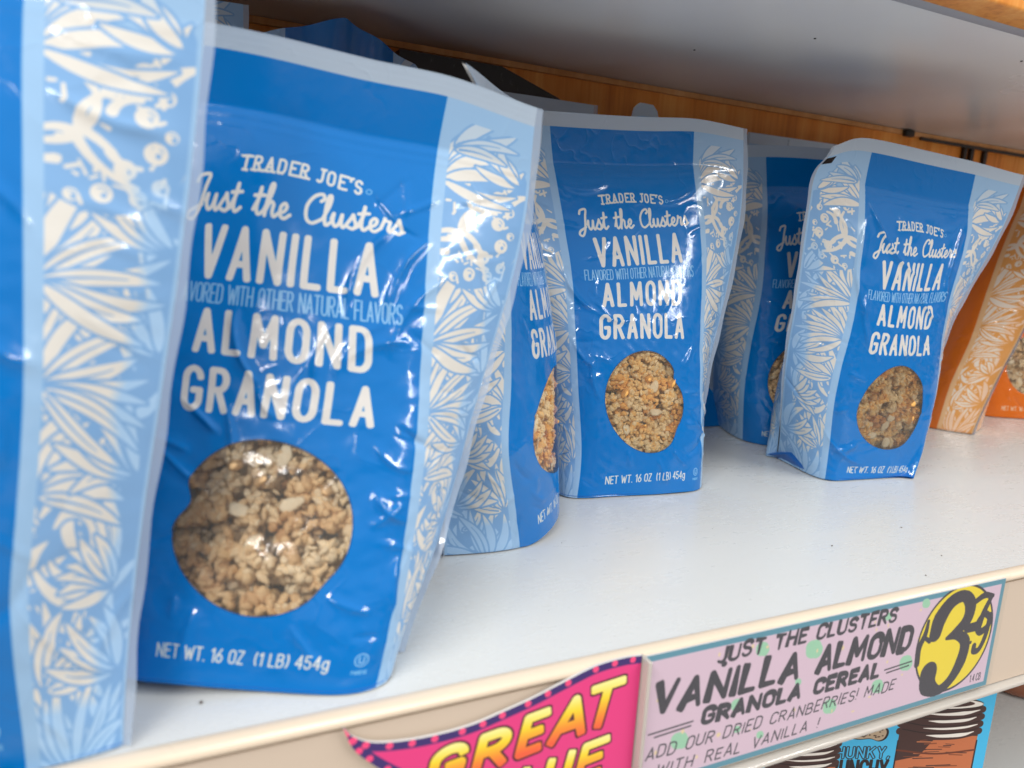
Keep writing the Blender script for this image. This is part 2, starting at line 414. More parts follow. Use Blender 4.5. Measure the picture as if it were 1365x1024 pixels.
# ------------------------------------------------------------------ pouch geometry
UG = np.linspace(0, .5, 101)
def sstep(a, b, x):
    t = np.clip((x - a) / (b - a), 0, 1); return t * t * (3 - 2 * t)
SG = sstep(.17, .38, UG)
Wm, Hm = BW / 1000, BH / 1000
def pouch_surface(u, v, p, side=-1, H=Hm):
    """u -.5...5 across, v 0..1 up; side -1 front panel, +1 back panel. Returns points in metres."""
    x0, y0, yaw, lean, roll, thm, pw, bend, tw, rd = p[:10]
    z0 = p[10] if len(p) > 10 else 0.0
    t = np.clip((.88 - v) / .88, 0, 1)
    th = thm * (1 - (1 - t) ** max(pw, .6))
    prof = (1 - rd) * SG + rd * np.clip(UG / .4, 0, 1)
    out = np.empty((len(u), 3))
    for a in range(0, len(u), 20000):
        b = min(a + 20000, len(u)); n = b - a
        ph = th[a:b, None] * prof[None]; du = UG[1] * Wm
        c_, s_ = np.cos(ph), np.sin(ph); z = np.zeros((n, 1))
        cx = np.concatenate([z, np.cumsum((c_[:, 1:] + c_[:, :-1]) * du / 2, 1)], 1)
        cy = np.concatenate([z, np.cumsum((s_[:, 1:] + s_[:, :-1]) * du / 2, 1)], 1)
        au = np.abs(u[a:b]) * 200; i = np.minimum(au.astype(int), 99); f = au - i; k = np.arange(n)
        X = np.sign(u[a:b]) * (cx[k, i] * (1 - f) + cx[k, i + 1] * f)
        Y = cy[k, i] * (1 - f) + cy[k, i + 1] * f - cy[:, -1]
        if side > 0: Y = -Y + .0014
        vv = v[a:b]; Z = vv * H
        Y = Y + bend * vv * vv
        c, sn = np.cos(tw * vv), np.sin(tw * vv)
        X, Y = c * X - sn * Y, sn * X + c * Y
        Y, Z = Y + Z * math.sin(lean), Z * math.cos(lean)
        X = X + Z * math.sin(roll)
        c, sn = math.cos(yaw), math.sin(yaw)
        out[a:b] = np.stack([x0 + c * X - sn * Y, y0 + sn * X + c * Y, Z + z0], -1)
    return out
def tps_fit(F):
    uv = np.array(F['uv']); d = np.array(F['d']); w = np.array(F['w']); n = len(uv)
    r = np.linalg.norm(uv[:, None] - uv[None], axis=2); K = np.where(r > 0, r * r * np.log(r + 1e-12), 0)
    P = np.c_[np.ones(n), uv]; A = np.zeros((n + 3, n + 3))
    A[:n, :n] = K + .01 * np.diag(1 / np.maximum(w, .2) ** 2); A[:n, n:] = P; A[n:, :n] = P.T
    return uv, np.linalg.solve(A, np.r_[d, np.zeros((3, 3))])
def tps_eval(T, u, v):
    uv0, c = T; uv = np.c_[u * Wm, v * Hm] * 5
    r = np.linalg.norm(uv[:, None] - uv0[None], axis=2); K = np.where(r > 0, r * r * np.log(r + 1e-12), 0)
    return K @ c[:len(uv0)] + np.c_[np.ones(len(uv)), uv] @ c[len(uv0):]

class Film:
    """one pouch's surface with its dents and creases"""
    def __init__(s, p, fit=None, seed=1, creases=(), amp=1.0, H=Hm, pinch=()):
        s.p, s.T, s.H, s.amp, s.pinch = p, (tps_fit(fit) if fit else None), H, amp, pinch
        rg = np.random.RandomState(seed)
        s.waves = [(rg.uniform(0, 2 * np.pi), np.pi * 2 / rg.uniform(16, 60), rg.uniform(0, 6.28), rg.uniform(.02, .10)) for _ in range(12)]
        s.fine = [(rg.uniform(0, 2 * np.pi), np.pi * 2 / rg.uniform(5, 11), rg.uniform(0, 6.28), rg.uniform(.006, .018)) for _ in range(18)]
        cs = [(a, b, amp_, w_, .5) for a, b, amp_, w_ in creases]
        for _ in range(22):                                      # short tent-like folds all over the belly
            cx, cy = rg.uniform(-92, 92), rg.uniform(10, 235); an = rg.uniform(0, 6.28); l = rg.uniform(10, 38)
            cs.append(((cx, cy), (cx + l * np.cos(an), cy + l * np.sin(an)), rg.choice((-1, 1)) * rg.uniform(.3, .75), rg.uniform(1.8, 5), rg.uniform(-.25, .25)))
        for _ in range(9):                                       # folds that fan out from the window's rim
            an = rg.uniform(0, 6.28); r1 = rg.uniform(1.08, 1.25); r2 = r1 + rg.uniform(.25, .7)
            cs.append(((WIN[2] * r1 * np.cos(an), WIN[1] + WIN[3] * r1 * np.sin(an)), (WIN[2] * r2 * np.cos(an + .15), WIN[1] + WIN[3] * r2 * np.sin(an + .15)), rg.uniform(.4, .9), rg.uniform(3, 7), .1))
        for k in range(30):                                       # crinkles on the side bands
            sd = rg.choice((-1, 1)); cy = rg.uniform(15, 240); x1 = rg.uniform(60, 74)
            cs.append(((sd * x1, cy), (sd * (x1 + rg.uniform(10, 26)), cy + rg.uniform(-14, 14)), rg.choice((-1, 1)) * rg.uniform(.25, .6), rg.uniform(1.4, 3.4), rg.uniform(-.2, .2)))
        s.cs = cs
    def height(s, u, v):
        x, y = u * BW, v * BH
        h = np.zeros_like(x)
        for a, k, ph, am in s.waves: h += am * np.sin(k * (x * np.cos(a) + y * np.sin(a)) + ph)
        body = sstep(.9, .78, v) * sstep(0, .05, v)
        q = np.zeros_like(x)
        for a, k, ph, am in s.fine: q += am * np.sin(k * (x * np.cos(a) + y * np.sin(a)) + ph)
        h += q * sstep(.75, .5, v)
        for (a, b, am, w, bow) in s.cs:
            ax, ay = a; bx, by = b; ex, ey = bx - ax, by - ay; L = math.hypot(ex, ey) + 1e-6
            t = ((x - ax) * ex + (y - ay) * ey) / L ** 2
            d = ((x - ax) * -ey + (y - ay) * ex) / L + bow * L * .5 * np.clip(t * (1 - t), -1, .25) * 2
            tent = np.maximum(0, 1 - np.abs(d) / w) ** 1.35
            h += (am * .9 * tent + .75 * am * np.exp(-(d / 1.0) ** 2)) * np.clip(np.minimum(t, 1 - t) * 4, 0, 1) ** .8
        h *= body * s.amp
        # zip lock and its press lines, header weld
        for vz, am, wd in ((.868, .28, .9), (.853, .18, .8)):
            h += am * np.exp(-((v - vz) * BH / wd) ** 2) * sstep(.49, .46, np.abs(u))
        h += .25 * np.sin(x / 24 + s.waves[0][2]) * sstep(.88, 1, v) + .05 * np.sin(y * 2.1) * sstep(.962, .97, v)
        h *= sstep(.5, .485, np.abs(u)) * .8 + .2
        return h / 1000
    def base(s, u, v, side=-1):
        if side < 0:
            for x_, y_, dx, dy, R in s.pinch:                    # film gathered at one spot of the window's rim
                g = np.exp(-((u * BW - x_) ** 2 + (v * BH - y_) ** 2) / (R * R)); u = u + g * dx / BW; v = v + g * dy / BH
        P = pouch_surface(u, v, s.p, side, s.H)
        if s.T is not None: P = P + tps_eval(s.T, u, v)
        z0 = s.p[10] if len(s.p) > 10 else 0.0
        P[:, 2] = np.maximum(P[:, 2], z0 + .0008)
        return P
    def normal(s, u, v):
        e = .004
        a = s.base(np.clip(u + e, -.5, .5), v) - s.base(np.clip(u - e, -.5, .5), v)
        b = s.base(u, np.clip(v + e, 0, 1)) - s.base(u, np.clip(v - e, 0, 1))
        n = np.cross(a, b); return n / (np.linalg.norm(n, axis=1)[:, None] + 1e-12)
    def front(s, u, v, depth=0.0):
        n = s.normal(u, v)
        P = s.base(u, v) + n * (s.height(u, v) - depth)[:, None]
        z0 = s.p[10] if len(s.p) > 10 else 0.0
        # the lower edge is rolled in a little
        P[:, 2] = np.maximum(P[:, 2], z0 + .0008)
        return P

def topology(step):
    """triangulated sheet (mm) with the window's outline worked in; returns u, v, panel faces, window faces"""
    nx, ny = int(BW / step), int(BH / step)
    xs = np.linspace(-BW / 2, BW / 2, nx + 1); ys = np.linspace(0, BH, ny + 1)
    X, Y = np.meshgrid(xs, ys)
    X = X.copy()
    q = np.hypot((X - WIN[0]) / WIN[2], (Y - WIN[1]) / WIN[3])
    keep = np.abs(q - 1) * WIN[2] > step * .55
    pts = np.c_[X[keep], Y[keep]]
    n = max(32, int(2 * math.pi * WIN[3] / step))
    an = np.linspace(0, 2 * np.pi, n, endpoint=False)
    ring = np.c_[WIN[0] + WIN[2] * np.cos(an), WIN[1] + WIN[3] * np.sin(an)]
    allp = np.r_[ring, pts]
    v2, e2, f2, *_ = delaunay_2d_cdt([Vector(p) for p in allp], [(i, (i + 1) % n) for i in range(n)], [], 0, 1e-5)
    V = np.array([(p.x, p.y) for p in v2]); Fc = np.array([tuple(f) for f in f2 if len(f) == 3])
    A = V[Fc]; ar = np.cross(A[:, 1] - A[:, 0], A[:, 2] - A[:, 0]); Fc[ar < 0] = Fc[ar < 0][:, ::-1]
    c = V[Fc].mean(1); ins = np.hypot((c[:, 0] - WIN[0]) / WIN[2], (c[:, 1] - WIN[1]) / WIN[3]) < 1
    return V, Fc[~ins], Fc[ins]
def compact(V, F):
    used = np.unique(F); m = np.full(len(V), -1); m[used] = np.arange(len(used))
    return V[used], m[F]
TOPO = {}
def topo(step):
    if step not in TOPO: TOPO[step] = topology(step)
    return TOPO[step]

# film and filling materials
def film_material(name, img, rough=.13):
    m = material(name, rough=rough, spec=.5)
    b = bsdf(m)
    t = node(m, 'ShaderNodeTexImage'); t.image = img; t.interpolation = 'Cubic'; t.extension = 'EXTEND'
    ge = node(m, 'ShaderNodeNewGeometry'); mi = node(m, 'ShaderNodeMix', data_type='RGBA')      # the inner ply of the film is white
    link(m, ge.outputs['Backfacing'], mi.inputs[0]); link(m, t.outputs[0], mi.inputs[6]); mi.inputs[7].default_value = (.8, .8, .78, 1)
    link(m, mi.outputs[2], b.inputs['Base Color'])
    tcn = node(m, 'ShaderNodeTexCoord')
    n1 = noise(m, 140, 3, .6, tcn.outputs['Object']); n2 = noise(m, 900, 2, .5, tcn.outputs['Object'])
    ad = node(m, 'ShaderNodeMath', operation='MULTIPLY_ADD'); link(m, n2.outputs[0], ad.inputs[0]); ad.inputs[1].default_value = .12; link(m, n1.outputs[0], ad.inputs[2])
    # patches of sharp little crinkles: a network of ridges, strong only here and there
    nd = noise(m, 26, 2, .5, tcn.outputs['Object']); nr = noise(m, 48, 1.5, .5, tcn.outputs['Object'])
    s1 = node(m, 'ShaderNodeMath', operation='SUBTRACT'); link(m, nr.outputs[0], s1.inputs[0]); s1.inputs[1].default_value = .5
    s2 = node(m, 'ShaderNodeMath', operation='ABSOLUTE'); link(m, s1.outputs[0], s2.inputs[0])
    rg_ = ramp(m, s2.outputs[0], ((0.0, (1, 1, 1)), (.03, (.35, .35, .35)), (.12, (0, 0, 0))))
    mk = ramp(m, nd.outputs[0], ((.46, (0, 0, 0)), (.62, (1, 1, 1))))
    pr_ = node(m, 'ShaderNodeMath', operation='MULTIPLY'); link(m, rg_.outputs[0], pr_.inputs[0]); link(m, mk.outputs[0], pr_.inputs[1])
    sm = node(m, 'ShaderNodeMath', operation='MULTIPLY_ADD'); link(m, pr_.outputs[0], sm.inputs[0]); sm.inputs[1].default_value = 3.2; link(m, ad.outputs[0], sm.inputs[2])
    add_bump(m, sm.outputs[0], .1, .0008)
    rr = ramp(m, n1.outputs[0], ((.35, (rough * .7,) * 3), (.7, (rough * 1.6,) * 3)))
    link(m, rr.outputs[0], b.inputs['Roughness'])
    return m
img_blue = bag_sheet('printed pouch sheet', PAL_BLUE)
img_back = bag_sheet('printed pouch back sheet', PAL_BLUE, words=False)
def orange_sheet():
    A = Art(BW, BH, 4, PAL_ORANGE['panel'])
    strip(A, PAL_ORANGE, -1, 3); strip(A, PAL_ORANGE, 1, 8)
    A.rect(-1, BW + 1, .965 * BH, BH + 1, PAL_ORANGE['head'])
    k = .917 * BW; c = BW / 2
    write(A, 'NET WT. 16 OZ  (1 LB) 454g', c - .195 * k, c + .175 * k, .037 * BH, 5.0, .44, PAL_ORANGE['text'], gap=.2, space=.36)
    return A.image('orange pouch sheet')
M_FRONT = film_material('blue printed film', img_blue)
M_BACK = film_material('blue back film', img_back, .16)
M_ORANGE = film_material('orange printed film', orange_sheet(), .15)
M_SEAL = material('clear welded film', (.42, .52, .66), .22, .5, coat=.3)
_b = bsdf(M_SEAL); _b.inputs['Alpha'].default_value = .62
M_GUSSET = material('blue gusset film', lin(30, 100, 180), .3, .5)
M_GUSSET_O = material('orange gusset film', lin(186, 96, 34), .3, .5)
def window_material():
    m = bpy.data.materials.new('clear window film'); m.use_nodes = True
    nt = m.node_tree; nt.nodes.clear()
    out = nt.nodes.new('ShaderNodeOutputMaterial'); mix = nt.nodes.new('ShaderNodeMixShader')
    tr = nt.nodes.new('ShaderNodeBsdfTransparent'); gl = nt.nodes.new('ShaderNodeBsdfGlossy'); fr = nt.nodes.new('ShaderNodeFresnel')
    gl.inputs['Roughness'].default_value = .12; tr.inputs[0].default_value = (.97, .96, .94, 1); fr.inputs['IOR'].default_value = 1.42
    bp = nt.nodes.new('ShaderNodeBump'); nz = nt.nodes.new('ShaderNodeTexNoise'); nz.inputs['Scale'].default_value = 160; bp.inputs['Strength'].default_value = .3; bp.inputs['Distance'].default_value = .001
    cd = nt.nodes.new('ShaderNodeTexCoord'); nt.links.new(cd.outputs['Object'], nz.inputs['Vector']); nt.links.new(nz.outputs[0], bp.inputs['Height']); nt.links.new(bp.outputs[0], gl.inputs['Normal'])
    hz = nt.nodes.new('ShaderNodeMixShader'); df = nt.nodes.new('ShaderNodeBsdfDiffuse'); df.inputs[0].default_value = (.9, .84, .74, 1); hz.inputs[0].default_value = .06
    nt.links.new(tr.outputs[0], hz.inputs[1]); nt.links.new(df.outputs[0], hz.inputs[2])
    nt.links.new(fr.outputs[0], mix.inputs[0]); nt.links.new(hz.outputs[0], mix.inputs[1]); nt.links.new(gl.outputs[0], mix.inputs[2]); nt.links.new(mix.outputs[0], out.inputs[0])
    return m
M_WIN = window_material()
def granola_material(name, gold=False):
    m = material(name, rough=.62, spec=.35)
    at = node(m, 'ShaderNodeAttribute', attribute_name='tint')
    tcn = node(m, 'ShaderNodeTexCoord')
    nz = noise(m, 420, 5, .65, tcn.outputs['Object'])
    mx = node(m, 'ShaderNodeMath', operation='MULTIPLY_ADD'); link(m, nz.outputs[0], mx.inputs[0]); mx.inputs[1].default_value = .22
    sb = node(m, 'ShaderNodeMath', operation='SUBTRACT'); link(m, at.outputs['Fac'], sb.inputs[0]); sb.inputs[1].default_value = .10
    link(m, sb.outputs[0], mx.inputs[2])
    r = ramp(m, mx.outputs[0], ((0.0, lin(146, 102, 66)), (.18, lin(194, 150, 104)), (.4, lin(222, 184, 136)), (.62, lin(238, 206, 158)), (.8, lin(245, 222, 182)), (1.0, lin(250, 240, 214))))
    if gold:
        for e, c in zip(r.color_ramp.elements, (lin(132, 82, 40), lin(216, 150, 78), lin(244, 182, 98), lin(252, 200, 116), lin(248, 216, 152), lin(250, 240, 210))): e.color = (*c, 1)
    link(m, r.outputs[0], bsdf(m).inputs['Base Color'])
    add_bump(m, nz.outputs[0], .45, .001)
    bsdf(m).inputs['Subsurface Weight'].default_value = .0
    return m
M_GRAN = granola_material('baked oat clusters')
M_GRAN_GOLD = granola_material('golden oat clusters', True)

def ico(sub):
    import bmesh
    bm = bmesh.new(); bmesh.ops.create_icosphere(bm, subdivisions=sub, radius=1)
    V = np.array([v.co[:] for v in bm.verts]); F = np.array([[v.index for v in f.verts] for f in bm.faces]); bm.free()
    return V, F
ICO2, ICO3 = ico(2), ico(3)
def granola(film, seed, parent, golden=.0, coarse=False):
    """clusters of oats heaped behind the window film, following the pouch's own shape"""
    rg = np.random.RandomState(seed)
    VV, FF, TT = [], [], []; base = 0
    cen = []
    for layer, (sp, d0) in enumerate(((13.2, 6.4), (11, 14.5), (11, 21.0)) if coarse else ((11.5, 4.6), (9.5, 9.5), (11, 16.0))):
        for yy in np.arange(-WIN[3] - 8, WIN[3] + 9, sp):
            for xx in np.arange(-WIN[2] - 8, WIN[2] + 9, sp):
                x, y = xx + rg.uniform(-3.2, 3.2) + layer * 4, yy + rg.uniform(-3.2, 3.2)
                if math.hypot(x / (WIN[2] + 8), y / (WIN[3] + 8)) > 1: continue
                if layer == 0 and rg.rand() < .1: continue
                cen.append((x, y, d0 + rg.uniform(-1.0, 3.4), layer))
    blobs = []
    for (x, y, d, layer) in cen:
        ct = rg.normal(.7, .17) + golden * .08; R = rg.uniform(4.8, 7.6) if coarse else rg.uniform(4.0, 7.4)
        for k in range(rg.randint(22, 40) if layer == 0 else 9):
            o = rg.normal(size=3); o /= np.linalg.norm(o) + 1e-9; o *= R * rg.uniform(.3, 1) ** .6
            r = rg.uniform(1.5, 3.0) if layer == 0 and coarse else rg.uniform(1.2, 2.5) if layer == 0 else rg.uniform(1.8, 3.2)
            blobs.append((x + o[0] * 1.1, y + o[1] * 1.1, max(d + o[2] * (.85 if coarse else .6), r * 1.35 + 1.2), r, np.clip(ct + rg.normal(0, .1), .05, .88), 0))
    for k in range(9):                                            # sliced almonds and a few darker nuts
        a, q = rg.uniform(0, 6.28), math.sqrt(rg.rand()) * .92
        big = k < 4
        blobs.append((WIN[2] * q * math.cos(a), WIN[3] * q * math.sin(a), rg.uniform(2.6, 3.8), rg.uniform(4.2, 5.8) if big else rg.uniform(3, 4), 1.05 if big else .46, 1 if big else 0))
    B = np.array([b[:3] for b in blobs])
    u, v = (B[:, 0] + WIN[0]) / BW, (B[:, 1] + WIN[1]) / BH
    P = film.base(u, v); N = film.normal(u, v)
    Tn = film.base(np.clip(u + .01, -.5, .5), v) - P; Tn /= np.linalg.norm(Tn, axis=1)[:, None]; Bn = np.cross(N, Tn)
    hgt = film.height(u, v)
    for i, b in enumerate(blobs):
        bv, bf = ICO2
        q = bv.copy()
        k1, k2 = rg.normal(size=3) * 3.2, rg.normal(size=3) * 5.5
        q *= (1 + .2 * np.sin(q @ k1 + rg.rand() * 6) + .12 * np.sin(q @ k2 + rg.rand() * 6))[:, None]
        if b[5]: sc = np.array([1.0, .62, .13])
        else: sc = np.array([rg.uniform(.9, 1.35), rg.uniform(.7, 1.1), rg.uniform(.35, .95)])
        q *= sc
        A = rg.normal(size=(3, 3)); Q, _ = np.linalg.qr(A)
        if b[5]:
            an = rg.rand() * 6.28; ti = rg.uniform(-.5, .5); ca, sa, ct_, st_ = math.cos(an), math.sin(an), math.cos(ti), math.sin(ti)
            Q = np.array([[ca, -sa, 0], [sa, ca, 0], [0, 0, 1]]) @ np.array([[1, 0, 0], [0, ct_, -st_], [0, st_, ct_]])
        q = (q @ Q.T) * b[3] / 1000
        fr = np.stack([Tn[i], Bn[i], N[i]])
        VV.append(q @ fr + P[i] + N[i] * (hgt[i] - b[2] / 1000)); FF.append(bf + base); TT.append(np.full(len(bv), b[4] if not b[5] else .97)); base += len(bv)
    V, F, T = np.concatenate(VV), np.concatenate(FF), np.concatenate(TT)
    o = mesh_obj('granola', V, F, M_GRAN_GOLD if golden > .3 else M_GRAN, parent, smooth=True)
    at = o.data.attributes.new('tint', 'FLOAT', 'POINT'); at.data.foreach_set('value', T.astype(np.float32))
    tag(o, kind='stuff')
    return o

def pouch(p, label, group, fit=None, step=2.0, seed=1, creases=(), fill=True, amp=1.0, mats=None, H=Hm, golden=0.0, ngran=True, post=None, vtop=1.0, pinch=(), coarse=False):
    """a stand-up pouch: front panel with a window, back panel, gusset, two side seals, granola"""
    mf, mb, mg = mats or (M_FRONT, M_BACK, M_GUSSET)
    F = Film(p, fit, seed, creases, amp, H, pinch)
    root = empty('granola_pouch', (p[0], p[1], p[10] if len(p) > 10 else 0)); tag(root, label, 'bag', group)
    off = np.array(root.location)
    V, FP, FW = topo(step)
    u, v = np.clip(V[:, 0] / BW, -.5, .5), np.clip(V[:, 1] / BH, 0, 1)
    P = F.front(u, v)
    if post: P = post(u, v, P)
    P = P - off
    uv = np.c_[u + .5, v * vtop]
    for nm, faces, mt in (('front_panel', FP, mf), ('window', FW, M_WIN if fill else mf)):
        used = np.unique(faces); m = np.full(len(V), -1); m[used] = np.arange(len(used))
        mesh_obj(nm, P[used], m[faces], mt, root, True, uv[used])
    # back panel
    nu, nv = 40, 60
    bu, bv = np.meshgrid(np.linspace(-.5, .5, nu + 1), np.linspace(0, 1, nv + 1)); bu, bv = bu.ravel(), bv.ravel()
    Pb = F.base(bu, bv, 1); nrm = F.height(bu * .97, bv * .98) * 1.2
    yaw = p[2]; Pb += np.c_[-np.sin(yaw) * nrm, np.cos(yaw) * nrm, np.zeros(len(nrm))] * sstep(.5, .4, np.abs(bu))[:, None]
    if post: Pb = post(bu, bv, Pb)
    idx = np.arange((nu + 1) * (nv + 1)).reshape(nv + 1, nu + 1)
    fb = np.stack([idx[:-1, :-1], idx[1:, :-1], idx[1:, 1:], idx[:-1, 1:]], -1).reshape(-1, 4)
    mesh_obj('back_panel', Pb - off, fb, mb, root, True, np.c_[.5 - bu, bv * vtop])
    # bottom gusset, tucked up in the middle
    g = np.linspace(-.5, .5, 41); z = np.zeros(41)
    a, c = F.front(g, z), F.base(g, z, 1); mid = (a + c) / 2; mid[:, 2] += .022 * np.sin(np.linspace(0, np.pi, 41)); a[:, 2] += .0012; c[:, 2] += .0012
    gv = np.r_[a, mid, c]; gf = [(i, i + 1, 41 + i + 1, 41 + i) for i in range(40)] + [(41 + i, 42 + i, 83 + i, 82 + i) for i in range(40)]
    mesh_obj('bottom_gusset', gv - off, gf, mg, root, True)
    # side seals
    vs_ = np.linspace(0.0, 1, 60)
    for s in (-.5, .5):
        e0 = F.front(np.full(60, s), vs_); e1 = F.front(np.full(60, s * .97), vs_)
        t = e0 - e1; t /= np.linalg.norm(t, axis=1)[:, None]
        bk = e0 - F.base(np.full(60, s * .97), vs_, 1); bk /= np.linalg.norm(bk, axis=1)[:, None]
        t = t + bk; t /= np.linalg.norm(t, axis=1)[:, None]
        wv = .0034 + .0005 * np.sin(vs_ * 40 + seed)
        o_ = e0 + t * wv[:, None]; o_[:, 2] = np.maximum(o_[:, 2], off[2] + .001)
        e0 = e0 - t * .0004
        if post: e0 = post(np.full(60, s), vs_, e0); o_ = post(np.full(60, s), vs_, o_)
        sv = np.r_[e0, o_]; sf = [(i, i + 1, 61 + i, 60 + i) for i in range(59)]
        mesh_obj('side_seal', sv - off, sf, M_SEAL, root, True)
    if fill and ngran:
        gr = granola(F, seed * 7 + 3, root, golden, coarse)
        n = len(gr.data.vertices); co = np.empty(n * 3, np.float32); gr.data.vertices.foreach_get('co', co)
        co = co.reshape(-1, 3) - off.astype(np.float32); gr.data.vertices.foreach_set('co', co.ravel()); gr.data.update()
    return root

